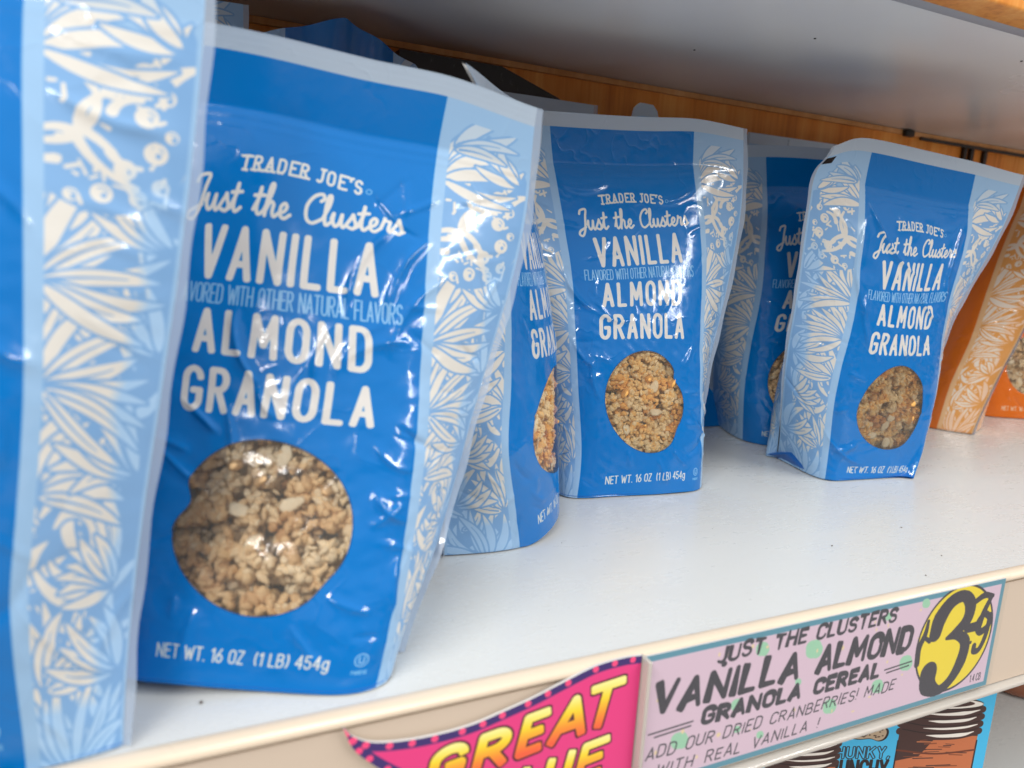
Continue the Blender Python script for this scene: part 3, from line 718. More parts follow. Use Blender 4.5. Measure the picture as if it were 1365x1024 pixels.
FIT = {
 'A1': dict(p=[0.0396,0.065,-0.3738,0.4513,0.0077,1.4102,1.9881,-0.0923,0.1444,0.15],
  uv=[[0.27,1.371],[0.49,1.425],[0.49,1.183],[0.49,0.997],[0.49,0.0],[0.27,0.0],[0.27,0.72],[0.27,1.005],[0.27,0.157],[-0.13,1.133],[0.13,1.133],[-0.18,1.005],[0.18,0.886],[-0.169,0.72],[0.169,0.72],[-0.169,0.822],[-0.184,0.589],[0.184,0.589],[0.0,0.542],[0.0,0.157],[-0.166,0.349],[0.166,0.349],[-0.171,0.066],[0.157,0.066],[-0.27,1.371],[-0.27,0.0],[0.098,1.425],[0.049,0.0],[0.49,0.399],[0.49,0.214],[-0.49,0.712]],
  d=[[0.0023,-0.0009,0.0013],[-0.0011,0.0004,-0.0101],[0.0037,-0.0015,-0.0071],[0.0079,-0.0031,-0.0068],[-0.0111,-0.0091,0.0],[0.0018,0.0035,0.0],[0.0028,-0.0011,-0.0117],[0.0023,-0.0009,0.0],[0.0006,-0.0002,-0.0091],[-0.0026,0.001,0.0091],[-0.002,0.0008,0.0],[-0.0037,0.0015,0.0032],[0.0006,-0.0003,-0.0031],[-0.0036,0.0014,0.0013],[0.0037,-0.0014,-0.006],[-0.0056,0.0022,0.0015],[-0.0021,0.0008,0.0014],[0.0043,-0.0017,-0.0043],[-0.0032,0.0012,-0.001],[0.0014,-0.0006,0.0019],[-0.0029,0.0012,-0.0007],[0.0031,-0.0012,-0.0018],[0.0016,-0.0006,0.0069],[0.0022,-0.0009,0.0014],[0.0066,-0.0026,0.012],[0.0048,0.0069,-0.0],[0.0041,-0.0016,0.0022],[-0.0004,0.0099,0.0],[0.0103,-0.004,0.0009],[0.0072,-0.0028,-0.0043],[-0.0022,0.0009,0.0009]],
  w=[1.0,1.0,1.0,0.5,1.0,1.0,0.5,0.5,0.3,1.0,1.0,1.0,1.0,1.0,1.0,0.5,1.0,1.0,1.0,1.0,1.0,1.0,1.0,1.0,0.3,0.3,0.5,0.7,0.5,0.5,0.3]),
 'B1': dict(p=[0.3404,0.229,-0.1507,0.0885,-0.0613,1.1601,1.8165,-0.0127,-0.054,0.15],
  uv=[[-0.27,1.371],[0.27,1.371],[0.49,1.425],[0.49,0.712],[0.49,1.069],[-0.27,0.0],[-0.49,0.0],[0.27,0.0],[-0.27,1.005],[-0.27,0.691],[-0.13,1.133],[0.13,1.133],[-0.18,1.005],[0.18,0.886],[-0.169,0.72],[0.169,0.72],[-0.169,0.822],[-0.184,0.589],[0.184,0.589],[-0.184,0.691],[0.0,0.542],[0.0,0.157],[-0.166,0.349],[0.166,0.349],[-0.171,0.066],[0.157,0.066],[0.098,1.425]],
  d=[[-0.0087,0.0013,-0.0015],[0.0011,-0.0002,0.0056],[0.0001,-0.0,0.0009],[-0.0007,0.0001,-0.0075],[0.0043,-0.0007,0.0082],[-0.0096,-0.005,-0.0],[-0.0018,-0.0315,0.0],[-0.0032,0.004,0.0],[-0.0011,0.0002,-0.008],[-0.0003,0.0,-0.0031],[0.0006,-0.0001,-0.0039],[0.0004,-0.0001,-0.0013],[0.0025,-0.0004,-0.0084],[0.0024,-0.0004,0.0011],[0.0023,-0.0004,-0.0021],[-0.0004,0.0001,0.0013],[0.0049,-0.0007,-0.0044],[0.0009,-0.0001,0.0003],[-0.0028,0.0004,0.0025],[0.0031,-0.0005,-0.0015],[0.0007,-0.0001,0.0023],[0.0043,-0.0007,0.0019],[-0.0014,0.0002,0.0022],[-0.003,0.0005,0.004],[0.0007,-0.0001,-0.0007],[-0.0004,0.0001,0.0021],[0.003,-0.0005,0.0024]],
  w=[1.0,1.0,1.0,0.5,0.5,1.0,0.6,0.6,0.6,0.6,1.0,1.0,1.0,1.0,1.0,1.0,0.5,1.0,1.0,0.5,1.0,1.0,1.0,1.0,1.0,1.0,0.6]),
 'C1': dict(p=[0.5678,0.2148,-0.0931,-0.1737,0.0296,1.1588,1.5364,0.0089,-0.0331,0.15],
  uv=[[-0.27,1.371],[0.27,1.371],[0.49,1.425],[-0.49,0.0],[-0.27,0.0],[0.27,0.0],[-0.49,0.712],[-0.27,1.005],[-0.27,0.542],[-0.13,1.133],[0.13,1.133],[-0.18,1.005],[0.18,0.886],[-0.169,0.72],[0.169,0.72],[-0.184,0.589],[0.184,0.589],[0.0,0.542],[0.0,0.157],[-0.166,0.349],[0.166,0.349],[-0.171,0.066],[0.157,0.066],[-0.49,1.425],[-0.421,1.425],[-0.49,1.325],[-0.49,1.368],[-0.49,1.14],[0.0,1.425],[-0.49,0.356],[0.49,0.712],[0.49,0.428]],
  d=[[-0.002,0.0002,0.002],[0.0026,-0.0002,-0.0056],[0.0122,-0.0011,-0.0125],[0.0266,0.0211,0.0],[-0.0035,-0.0077,-0.0],[-0.0222,-0.0163,-0.0],[-0.0037,0.0003,0.0054],[-0.0008,0.0001,-0.0122],[-0.0074,0.0007,-0.0023],[0.0085,-0.0008,-0.0049],[0.0068,-0.0006,-0.0092],[0.0033,-0.0003,-0.0092],[-0.0061,0.0006,-0.0074],[0.0014,-0.0001,-0.0065],[-0.0087,0.0008,-0.0091],[-0.0017,0.0002,-0.0039],[-0.0071,0.0007,-0.0052],[-0.0013,0.0001,-0.0044],[0.0095,-0.0009,-0.0033],[-0.0057,0.0005,-0.01],[-0.0003,0.0,0.0013],[0.0014,-0.0001,-0.0035],[0.0037,-0.0003,-0.0067],[0.004,-0.0004,-0.0087],[0.0087,-0.0008,0.0033],[-0.0097,0.0009,-0.0022],[0.0046,-0.0004,-0.0054],[-0.0046,0.0004,0.0101],[-0.0182,0.0017,-0.0],[-0.0048,0.0004,0.0177],[-0.0066,0.0006,0.0037],[0.001,-0.0001,0.0095]],
  w=[1.0,1.0,0.6,1.0,1.0,1.0,0.5,0.5,0.5,1.0,1.0,1.0,1.0,1.0,1.0,1.0,1.0,1.0,1.0,1.0,1.0,1.0,1.0,1.0,1.0,1.0,1.0,0.6,0.6,0.6,0.5,0.5]),
 'A0': dict(p=[-0.093,0.0392,-0.2254,-0.0304,0.0293,0.9567,1.6716,0.0082,0.0869,0.5],
  uv=[[0.49,1.282],[0.49,1.168],[0.49,0.997],[0.49,0.712],[0.49,0.499],[0.49,0.285],[0.49,0.0],[0.27,1.24],[0.27,0.884],[0.27,0.598],[0.27,0.428],[0.27,0.285],[0.27,0.0],[-0.49,0.0],[-0.49,0.712],[-0.49,1.425]],
  d=[[0.004,-0.0009,-0.0006],[0.0029,-0.0007,-0.0039],[0.0014,-0.0003,-0.004],[-0.0002,0.0,-0.0033],[-0.002,0.0005,-0.0062],[-0.0028,0.0006,-0.0088],[-0.0033,-0.0168,0.0],[-0.0047,0.0011,-0.0018],[-0.0,0.0,0.0034],[0.0035,-0.0008,0.008],[0.0024,-0.0006,0.0062],[-0.0004,0.0001,0.0088],[0.004,0.0102,0.0],[0.0012,0.002,0.003],[0.0009,0.0002,0.0029],[-0.0008,0.0003,0.0009]],
  w=[1.0,0.5,0.6,0.7,0.7,0.7,1.0,1.0,0.5,0.5,0.5,0.7,0.8,0.3,0.3,0.3]),
 'B0': dict(p=[0.1904,0.1827,0.9216,0.0299,-0.0306,1.1041,1.8367,-0.0183,-0.0046,0.9],
  uv=[[-0.49,1.425],[-0.49,1.354],[-0.27,0.798],[-0.27,0.584],[-0.27,0.328],[-0.27,0.0],[-0.49,0.0],[-0.49,0.214],[-0.169,0.72],[-0.184,0.589],[-0.166,0.349],[-0.059,0.157],[-0.059,0.542],[-0.196,0.0],[-0.186,0.94],[0.49,0.0],[0.49,0.712],[0.49,1.425]],
  d=[[-0.0075,-0.0098,-0.0207],[0.0231,0.0304,-0.0075],[0.0039,0.0051,-0.0076],[-0.0108,-0.0142,0.0002],[-0.0202,-0.0266,0.0084],[0.0053,0.003,0.0],[-0.0018,-0.0001,0.0],[0.0075,0.0099,-0.0011],[0.0036,0.0048,-0.005],[0.0052,0.0068,-0.0014],[-0.0105,-0.0139,-0.0002],[-0.0061,-0.0081,0.0134],[0.0066,0.0087,-0.0018],[0.0001,-0.0004,0.0],[0.0067,0.0088,-0.015],[-0.0033,-0.0045,0.0026],[0.0031,0.0041,-0.0016],[0.0027,0.0035,-0.0043]],
  w=[1.0,1.0,0.4,0.4,0.5,1.0,1.0,0.4,1.0,1.0,1.0,0.6,0.6,0.6,0.2,0.3,0.3,0.3]),
 'C0': dict(p=[0.588,0.3032,-0.4824,-0.0939,-0.0133,1.1133,1.8374,-0.0091,0.0298,0.15],
  uv=[[-0.27,1.371],[-0.27,1.282],[-0.27,1.012],[-0.27,0.613],[-0.27,0.285],[-0.27,0.0],[-0.49,1.425],[-0.098,1.425],[-0.49,0.0],[-0.13,1.133],[-0.18,1.005],[-0.169,0.72],[-0.184,0.589],[-0.166,0.349],[0.49,0.0],[0.49,0.712],[0.49,1.425]],
  d=[[-0.0042,0.0022,0.005],[0.0008,-0.0004,0.0046],[0.0002,-0.0001,-0.007],[-0.0018,0.0009,-0.006],[-0.0038,0.002,-0.0077],[0.0089,0.0085,0.0],[0.0145,-0.0076,0.0048],[-0.0112,0.0059,0.0063],[0.0396,0.0448,0.0],[0.0033,-0.0017,0.0017],[0.0057,-0.003,-0.0091],[0.0028,-0.0015,-0.0051],[-0.0002,0.0001,-0.0011],[-0.0034,0.0018,0.0015],[0.0003,0.0025,-0.0012],[0.0006,0.0002,-0.0015],[-0.0015,0.0009,0.0013]],
  w=[1.0,0.6,0.6,0.5,0.6,1.0,0.4,0.7,0.7,1.0,1.0,1.0,1.0,1.0,0.3,0.3,0.3]),
 'D': dict(p=[0.8536,0.3418,-1.6163,0.1254,0.0285,1.1163,1.7721,0.0008,0.0104,0.15],
  uv=[[0.27,1.211],[0.27,0.812],[0.27,0.542],[0.27,0.285],[0.27,0.0],[0.49,0.0],[0.49,0.228],[0.49,0.57],[0.098,0.0],[-0.49,0.0],[-0.49,0.712],[-0.49,1.425],[0.49,1.425]],
  d=[[0.0002,0.0041,0.0116],[-0.0,-0.0005,-0.0027],[-0.0002,-0.0045,-0.005],[0.0001,0.0029,-0.003],[0.0048,0.0033,0.0],[-0.0147,-0.004,0.0],[-0.0002,-0.0041,0.0138],[-0.0005,-0.0103,0.0117],[-0.004,-0.0089,0.0],[0.0002,-0.0006,-0.0006],[-0.0,-0.0011,-0.0017],[0.0,0.0005,0.0014],[-0.0001,-0.0014,0.0041]],
  w=[0.5,0.5,0.5,0.5,1.0,1.0,0.5,0.5,0.5,0.3,0.3,0.3,0.3]),
}

# ------------------------------------------------------------------ the shelf bay
def laminate(name, rgb, rough):
    m = material(name, rgb, rough, .5)
    tcn = node(m, 'ShaderNodeTexCoord'); n1 = noise(m, 3.0, 5, .6, tcn.outputs['Object']); n2 = noise(m, 1400, 2, .5, tcn.outputs['Object'])
    r = ramp(m, n1.outputs[0], ((.3, tuple(c * .94 for c in rgb)), (.7, rgb))); link(m, r.outputs[0], bsdf(m).inputs['Base Color'])
    rr = ramp(m, n1.outputs[0], ((.3, (rough * .85,) * 3), (.7, (rough * 1.2,) * 3))); link(m, rr.outputs[0], bsdf(m).inputs['Roughness'])
    add_bump(m, n2.outputs[0], .12, .0004)
    return m
M_SHELF = laminate('white shelf laminate', (.66, .685, .67), .3)
def scuffs(m, rgb):
    tcn = node(m, 'ShaderNodeTexCoord'); mpn = node(m, 'ShaderNodeMapping'); mpn.inputs['Scale'].default_value = (3, 7, 1); mpn.inputs['Rotation'].default_value = (0, 0, .5)
    link(m, tcn.outputs['Object'], mpn.inputs[0]); n1 = noise(m, 9, 6, .7, mpn.outputs[0]); n2 = noise(m, 5, 5, .6, tcn.outputs['Object']); n3 = noise(m, 260, 3, .6, tcn.outputs['Object'])
    mu = node(m, 'ShaderNodeMath', operation='MULTIPLY'); link(m, n1.outputs[0], mu.inputs[0]); link(m, n2.outputs[0], mu.inputs[1])
    r1 = ramp(m, mu.outputs[0], ((.2, rgb), (.36, tuple(c * .985 for c in rgb)), (.46, tuple(c * .93 for c in rgb))))
    r3 = ramp(m, n3.outputs[0], ((.6, (1, 1, 1)), (.76, (.84, .83, .81))))
    mm = node(m, 'ShaderNodeMix', data_type='RGBA', blend_type='MULTIPLY'); mm.inputs[0].default_value = .25
    link(m, r1.outputs[0], mm.inputs[6]); link(m, r3.outputs[0], mm.inputs[7]); link(m, mm.outputs[2], bsdf(m).inputs['Base Color'])
    rr = ramp(m, mu.outputs[0], ((.2, (.26,) * 3), (.4, (.42,) * 3))); link(m, rr.outputs[0], bsdf(m).inputs['Roughness'])
scuffs(M_SHELF, (.645, .665, .655))
M_UNDER = laminate('grey shelf underside', (.8, .79, .78), .24)
def wood(name, a, b, c, rough=.45):
    m = material(name, rough=rough, spec=.4)
    tcn = node(m, 'ShaderNodeTexCoord'); mp_ = node(m, 'ShaderNodeMapping'); mp_.inputs['Scale'].default_value = (1, 1, .06)
    link(m, tcn.outputs['Object'], mp_.inputs[0])
    n1 = noise(m, 30, 6, .62, mp_.outputs[0]); n2 = noise(m, 260, 4, .6, mp_.outputs[0])
    ad = node(m, 'ShaderNodeMath', operation='MULTIPLY_ADD'); link(m, n2.outputs[0], ad.inputs[0]); ad.inputs[1].default_value = .35; link(m, n1.outputs[0], ad.inputs[2])
    r = ramp(m, ad.outputs[0], ((.45, a), (.66, b), (.85, c))); link(m, r.outputs[0], bsdf(m).inputs['Base Color'])
    add_bump(m, n2.outputs[0], .15, .0006)
    return m
M_WOOD = wood('orange brown wood panel', lin(184, 104, 36), lin(226, 146, 62), lin(240, 174, 92))
M_TRIM = wood('pale wood trim', lin(186, 130, 76), lin(206, 152, 96), lin(220, 170, 118))
M_CREAM = laminate('cream rail plastic', lin(208, 192, 174), .34)
M_BEAD = laminate('cream bead', lin(226, 210, 188), .28)
M_LIP = material('clear rail lip', (.72, .68, .62), .16, .5); bsdf(M_LIP).inputs['Transmission Weight'].default_value = .35
M_BLACK = material('black steel', (.012, .012, .013), .4, .5)

tag(box('shelf_board', (-.55, 1.7, -.001, .402, -.022, 0), M_SHELF), 'white laminate shelf carrying the granola pouches', kind='structure')
tag(box('shelf_board', (-.55, 1.9, .1, .402, .35, .372), M_UNDER, bevel=.001), 'grey underside of the shelf above the pouches', kind='structure')
tag(box('back_panel', (-.7, 2.2, .404, .42, -.42, .60), M_WOOD), 'orange brown wood panel closing the back of the shelf', kind='structure')
tag(box('shelf_board', (-.55, 1.9, -.03, .402, -.322, -.3), M_SHELF), 'white shelf below the price rail', kind='structure')
tag(box('back_trim', (-.55, 1.9, .3985, .4035, .3445, .3495), M_TRIM), 'pale wood strip where the back panel meets the shelf above', 'trim strip')
r_ = empty('upper_shelf_rail', (.6, .09, .36)); tag(r_, 'blurred rail along the front of the shelf above', 'shelf rail')
def child_box(name, ext, mat, root, bevel=.0):
    L = root.location
    return box(name, (ext[0] - L.x, ext[1] - L.x, ext[2] - L.y, ext[3] - L.y, ext[4] - L.z, ext[5] - L.z), mat, root, bevel)
child_box('lip', (-.55, 1.9, .0785, .0985, .3475, .372), laminate('grey lip', (.40, .40, .42), .4), r_, .001)
child_box('wooden_face', (-.55, 1.9, .055, .0775, .342, .42), M_WOOD, r_, .002)

# price rail on the shelf's front edge
r_ = empty('price_rail', (.5, -.006, 0)); tag(r_, 'cream plastic price rail along the front edge of the shelf', 'price rail')
child_box('face', (-.55, 1.7, -.0095, -.0025, -.070, -.0015), M_CREAM, r_)
def rod(name, x0, x1, y, z, ry, rz, mat, root):
    n = 20; L = root.location
    v = [((x0 if k == 0 else x1) - L.x, y + ry * math.cos(2 * math.pi * i / n) - L.y, z + rz * math.sin(2 * math.pi * i / n) - L.z) for k in (0, 1) for i in range(n)]
    f = [(i, (i + 1) % n, n + (i + 1) % n, n + i) for i in range(n)] + [tuple(range(n))[::-1], tuple(range(n, 2 * n))]
    return mesh_obj(name, v, f, mat, root, True)
rod('bead', -.55, 1.7, -.0062, .0018, .0050, .0030, M_BEAD, r_)
child_box('lip', (-.55, 1.7, -.0145, -.0025, -.0738, -.0708), M_LIP, r_, .0012)

# steel upright and strap ends on the back panel
r_ = empty('shelf_bracket', (.95, .4, .34)); tag(r_, 'thin black shelf bracket straps on the wood panel at the back', 'bracket')
for x in (.938, .952, .979): child_box('strap', (x, x + .006, .399, .4035, .20, .3445), M_BLACK, r_)
child_box('cross_bar', (.85, 1.9, .396, .3985, .3405, .3442), M_BLACK, r_)
tag(box('shelf_clip', (.818, .833, .392, .3982, .3415, .3492), M_BLACK, bevel=.001), 'small black clip under the wood strip on the back panel', 'clip')

# ------------------------------------------------------------------ writing on the rail
def art_material(name, img, rough=.35):
    m = material(name, rough=rough, spec=.45); t = node(m, 'ShaderNodeTexImage'); t.image = img; t.interpolation = 'Cubic'; t.extension = 'EXTEND'
    link(m, t.outputs[0], bsdf(m).inputs['Base Color'])
    tcn = node(m, 'ShaderNodeTexCoord'); n1 = noise(m, 60, 3, .5, tcn.outputs['Object']); add_bump(m, n1.outputs[0], .12, .001)
    return m
def INK(X, Y):
    q = np.sin(X * 2.3 + 1.7 * np.sin(Y * 1.9)) * np.sin(Y * 3.1 + 1.3 * np.sin(X * .7)) + .6 * np.sin(X * 9 + Y * 7)
    return (np.array([60, 58, 68], np.float32) + (q * 7)[..., None].astype(np.float32)) / 255
def card_art():
    W_, H_ = 260.8, 70.6
    A = Art(W_, H_, 6, (90, 150, 172))
    A.rect(3.2, W_ - 3.2, 3.2, H_ - 3.0, (222, 196, 214))
    rg = random.Random(5)
    for x, y, r in ((106, 54, 5.5), (181, 31, 5), (124, 17, 4.6), (24, 22, 4.8), (160, 21, 4.4), (70, 61, 4), (58, 33, 3.6), (160, 63, 2.4), (190, 66, 3), (98, 37, 2), (60, 19, 2.0), (76, 12, 2.2)):
        A.ellipse(x, y, r, r * .95, (160, 212, 180)); A.ellipse(x + r * .5, y - r * .3, r * .7, r * .75, (160, 212, 180)); A.ellipse(x - r * .35, y + r * .35, r * .7, r * .6, (160, 212, 180))
    for _ in range(26): A.ellipse(rg.uniform(8, 200), rg.uniform(6, 66), rg.uniform(.5, 1.3), rg.uniform(.5, 1.3), (236, 214, 170))
    write(A, 'JUST THE CLUSTERS', 42, 166, 59.2, 7.6, 1.0, INK, gap=.24, space=.5, slant=.14, jitter=.05, seed=4, flat=.6, brush=.28)
    write(A, 'VANILLA', 7, 96, 40.0, 13.6, 1.95, INK, gap=.26, slant=.16, jitter=.05, seed=2, flat=.7, brush=.3)
    A.ellipse(46.5, 57.6, 1.8, 1.5, INK)
    write(A, 'ALMOND', 111, 181, 40.0, 13.6, 1.8, INK, gap=.24, slant=.14, jitter=.05, seed=9, flat=.7, brush=.3)
    write(A, 'GRANOLA', 37, 100, 27.6, 7.6, 1.4, INK, gap=.26, slant=.12, jitter=.05, seed=6, flat=.6, brush=.25)
    write(A, 'CEREAL', 111, 159, 27.6, 7.6, 1.4, INK, gap=.26, slant=.12, jitter=.05, seed=7, flat=.6, brush=.25)
    for x0, x1, y in ((5.5, 31, 29.6), (9, 30, 27.4), (164, 186, 30), (166, 184, 27.8)): A.stroke([(x0, y), (x1, y + 1)], .42, INK)
    write(A, 'ADD OUR DRIED CRANBERRIES! MADE', 5, 174, 16.2, 6.0, .4, INK, gap=.24, space=.55, slant=.22, jitter=.08, seed=3, flat=.3)
    write(A, 'WITH REAL VANILLA !', 12, 117, 5.6, 6.0, .4, INK, gap=.26, space=.7, slant=.22, jitter=.08, seed=8, flat=.3)
    # price disc
    cx, cy = 222, 38.4
    A.ellipse(cx, cy, 34.0, 34.2, INK); A.ellipse(cx, cy, 32.6, 32.8, (244, 220, 52))
    def ink(P, r, n=5): 
        Q = smooth(P, n); rr = np.interp(np.linspace(0, 1, len(Q)), np.linspace(0, 1, len(r)), r); A.stroke(Q, rr, INK)
    ink([(203, 45), (205, 54), (213, 63), (224, 65), (231, 58), (230, 49), (222, 43), (214, 40)], (5.2, 6, 4.6, 3.6, 5.0, 4.6, 3.2, 1.2))
    ink([(214, 40), (224, 40), (232, 34), (231, 22), (224, 11), (214, 6.5), (204, 12), (203, 20)], (1.2, 3.0, 4.4, 4.8, 3.6, 3.2, 6.6, 7.2))
    ink([(195, 54), (194, 46), (190.5, 38), (191, 28)], (1.2, 2.0, 2.2, 2.2)); ink([(194, 44), (199, 41)], (1.2, 1.6))
    ink([(236, 60), (243, 62.5), (251, 61)], (2.0, 2.2, 1.4)); ink([(250, 61), (245, 51), (243, 42)], (1.7, 2.4, 2.2))
    ink([(252, 47), (246, 50), (241, 44), (245, 38.5), (252, 42), (252, 48), (251, 36), (247, 27), (242, 26.5), (241.5, 30)], (2.2, 2.2, 2.4, 2.6, 2.2, 2.4, 2.0, 2.0, 2.2, 2.0))
    ink([(232, 43), (242, 43)], (3.0, 3.2)); A.ellipse(237.5, 33, 1.0, 1.1, INK)
    write(A, '1.4', 243.5, 247.5, 5.4, 4.6, .28, INK, gap=.3, flat=.2); write(A, 'CB', 249.5, 253.5, 5.4, 4.6, .28, INK, gap=.3, flat=.2)
    return A.image('price card'), W_, H_
img_card, CW, CH = card_art()
M_CARD = art_material('hand lettered price card', img_card)
M_PAPER = material('card edge', (.6, .6, .6), .6)
M_SLEEVE = bpy.data.materials.new('clear card sleeve'); M_SLEEVE.use_nodes = True
def flat_plate(name, pts, y, th, mat, side, root, size, uvo):
    """a thin sheet with the outline pts (x, z metres) whose front carries the artwork"""
    n = len(pts); L = root.location
    v = [(x - L.x, y - L.y, z - L.z) for x, z in pts] + [(x - L.x, y + th - L.y, z - L.z) for x, z in pts]
    f = [tuple(range(n))] + [tuple(range(n, 2 * n))[::-1]] + [(i, n + i, n + (i + 1) % n, (i + 1) % n) for i in range(n)]
    uv = [((x - uvo[0]) / size[0], (z - uvo[1]) / size[1]) for x, z in pts] * 2
    o = mesh_obj(name, v, f, mat, root, False, uv); o.data.materials.append(side)
    o.data.polygons.foreach_set('material_index', [0] + [1] * (n + 1)); o.data.update()
    bm_fix(o)
    return o
def bm_fix(o):
    import bmesh
    bm = bmesh.new(); bm.from_mesh(o.data); bmesh.ops.recalc_face_normals(bm, faces=bm.faces)
    bmesh.ops.triangulate(bm, faces=[f for f in bm.faces if len(f.verts) > 4]); bm.to_mesh(o.data); bm.free(); o.data.update()
r_ = empty('price_card', (.3235, -.0115, -.0672)); tag(r_, 'pink hand lettered price card with a yellow 3.79 disc on the shelf rail', 'price card')
x0, z0 = .1935, -.0674; x1, z1 = x0 + CW / 1000, z0 + CH / 1000
flat_plate('card', [(x0, z0), (x1, z0), (x1, z1), (x0, z1)], -.0116, .0012, M_CARD, M_PAPER, r_, (CW / 1000, CH / 1000), (x0, z0))
def sleeve_mat():
    m = M_SLEEVE; nt = m.node_tree; nt.nodes.clear()
    out = nt.nodes.new('ShaderNodeOutputMaterial'); mix = nt.nodes.new('ShaderNodeMixShader'); tr = nt.nodes.new('ShaderNodeBsdfTransparent'); gl = nt.nodes.new('ShaderNodeBsdfGlossy')
    tr.inputs[0].default_value = (.96, .97, .97, 1); gl.inputs['Roughness'].default_value = .14; mix.inputs[0].default_value = .07
    nt.links.new(tr.outputs[0], mix.inputs[1]); nt.links.new(gl.outputs[0], mix.inputs[2]); nt.links.new(mix.outputs[0], out.inputs[0])
sleeve_mat()
# clear sleeve over the card, its edges curling
nx, nz = 40, 6; sv, sf = [], []
for j in range(nz + 1):
    for i in range(nx + 1):
        a, b = i / nx, j / nz
        sv.append((x0 - .002 + (x1 - x0 + .0045) * a - .3235, -.0008 - .0003 * math.sin(a * 40) * b - .0006 * b * b * (1 + math.sin(a * 23)), .0002 + (z1 - z0 + .0025) * b - .0002))
for j in range(nz):
    for i in range(nx):
        k = j * (nx + 1) + i; sf.append((k, k + 1, k + nx + 2, k + nx + 1))
mesh_obj('clear_sleeve', sv, sf, M_SLEEVE, r_, True)

def value_art():
    W_, H_ = 136.0, 78.0       # x 55..191 mm, z -72..6 mm
    A = Art(W_, H_, 6, (226, 60, 130)); ox, oz = 55, -72
    T = lambda P: [(x - ox, z - oz) for x, z in P]
    top = [(56, 2), (60, -3), (68, -7.5), (81, -9.9), (95, -10.6), (109, -9.8), (122, -7.2), (136, -4), (150, .2), (166, 4.6), (180, 5.6), (190, 5)]
    bot = [(56, 2), (60, -8), (68, -17), (80, -27), (94, -38), (112, -50), (135, -60), (160, -67), (190, -70)]
    for E_ in (top, bot): A.stroke(T(smooth(E_)), 3.6, (62, 44, 110))
    for E_, n in ((top, 15), (bot, 14)):
        Q = np.array(smooth(E_)); k = np.linspace(2, len(Q) - 4, n).astype(int)
        for i in k:
            sgn = -1 if E_ is top else 1
            A.ellipse(Q[i][0] - ox, Q[i][1] - oz + sgn * 1.5, 1.55, 1.5, (246, 74, 128))
    def grad(zb, zt):
        def f(X, Y):
            t = np.clip((Y + oz - zb) / (zt - zb), 0, 1)[..., None].astype(np.float32)
            c = [np.array(q, np.float32) / 255 for q in ((238, 96, 62), (246, 150, 48), (252, 214, 50), (250, 240, 150))]
            return np.where(t < .33, c[0] + (c[1] - c[0]) * t * 3, np.where(t < .66, c[1] + (c[2] - c[1]) * (t * 3 - 1), c[2] + (c[3] - c[2]) * np.clip(t * 3 - 2, 0, 1)))
        return f
    def word(items, r):
        for dark in (True, False):
            for ch, xl, xr, zb, zt in items:
                w, st = G[ch]
                for s in st:
                    P = [(xl + (px / max(w, .01)) * (xr - xl) + .22 * (py * (zt - zb)) - ox, zb + py * (zt - zb) + (px - .25) * 3 - oz) for px, py in s]
                    A.stroke(P, r + (.95 if dark else 0), (66, 34, 44) if dark else grad(zb - 1, zt + 1), flat=.7)
    word([('G', 91, 103, -33, -18.5), ('R', 111, 123, -31.5, -16.5), ('E', 131, 140, -28.5, -12.5), ('A', 146, 161, -27, -9.5), ('T', 162, 177, -25, -6)], 2.25)
    word([('V', 98, 108, -55, -40), ('A', 113, 124, -53, -38), ('L', 132, 140, -51, -37), ('U', 144, 154, -51, -36), ('E', 161, 172, -49, -33.5)], 2.1)
    return A.image('value flag'), top, bot
img_val, vtop, vbot = value_art()
M_VAL = art_material('printed value flag', img_val)
r_ = empty('value_sign', (.123, -.012, -.07)); tag(r_, 'pink pennant sign reading GREAT VALUE left of the price card', 'sign')
out_ = [(x / 1000, z / 1000) for x, z in smooth(vbot)] + [(x / 1000, z / 1000) for x, z in smooth(vtop)[::-1]]
out_ = out_[:-1]
flat_plate('pennant', out_, -.0126, .0014, M_VAL, M_PAPER, r_, (.136, .078), (.055, -.072))
tag(box('sign_divider', (.1906, .1926, -.0175, -.0097, -.069, .004), M_LIP, bevel=.0004), 'narrow clear plastic divider between the pennant and the price card', 'divider')

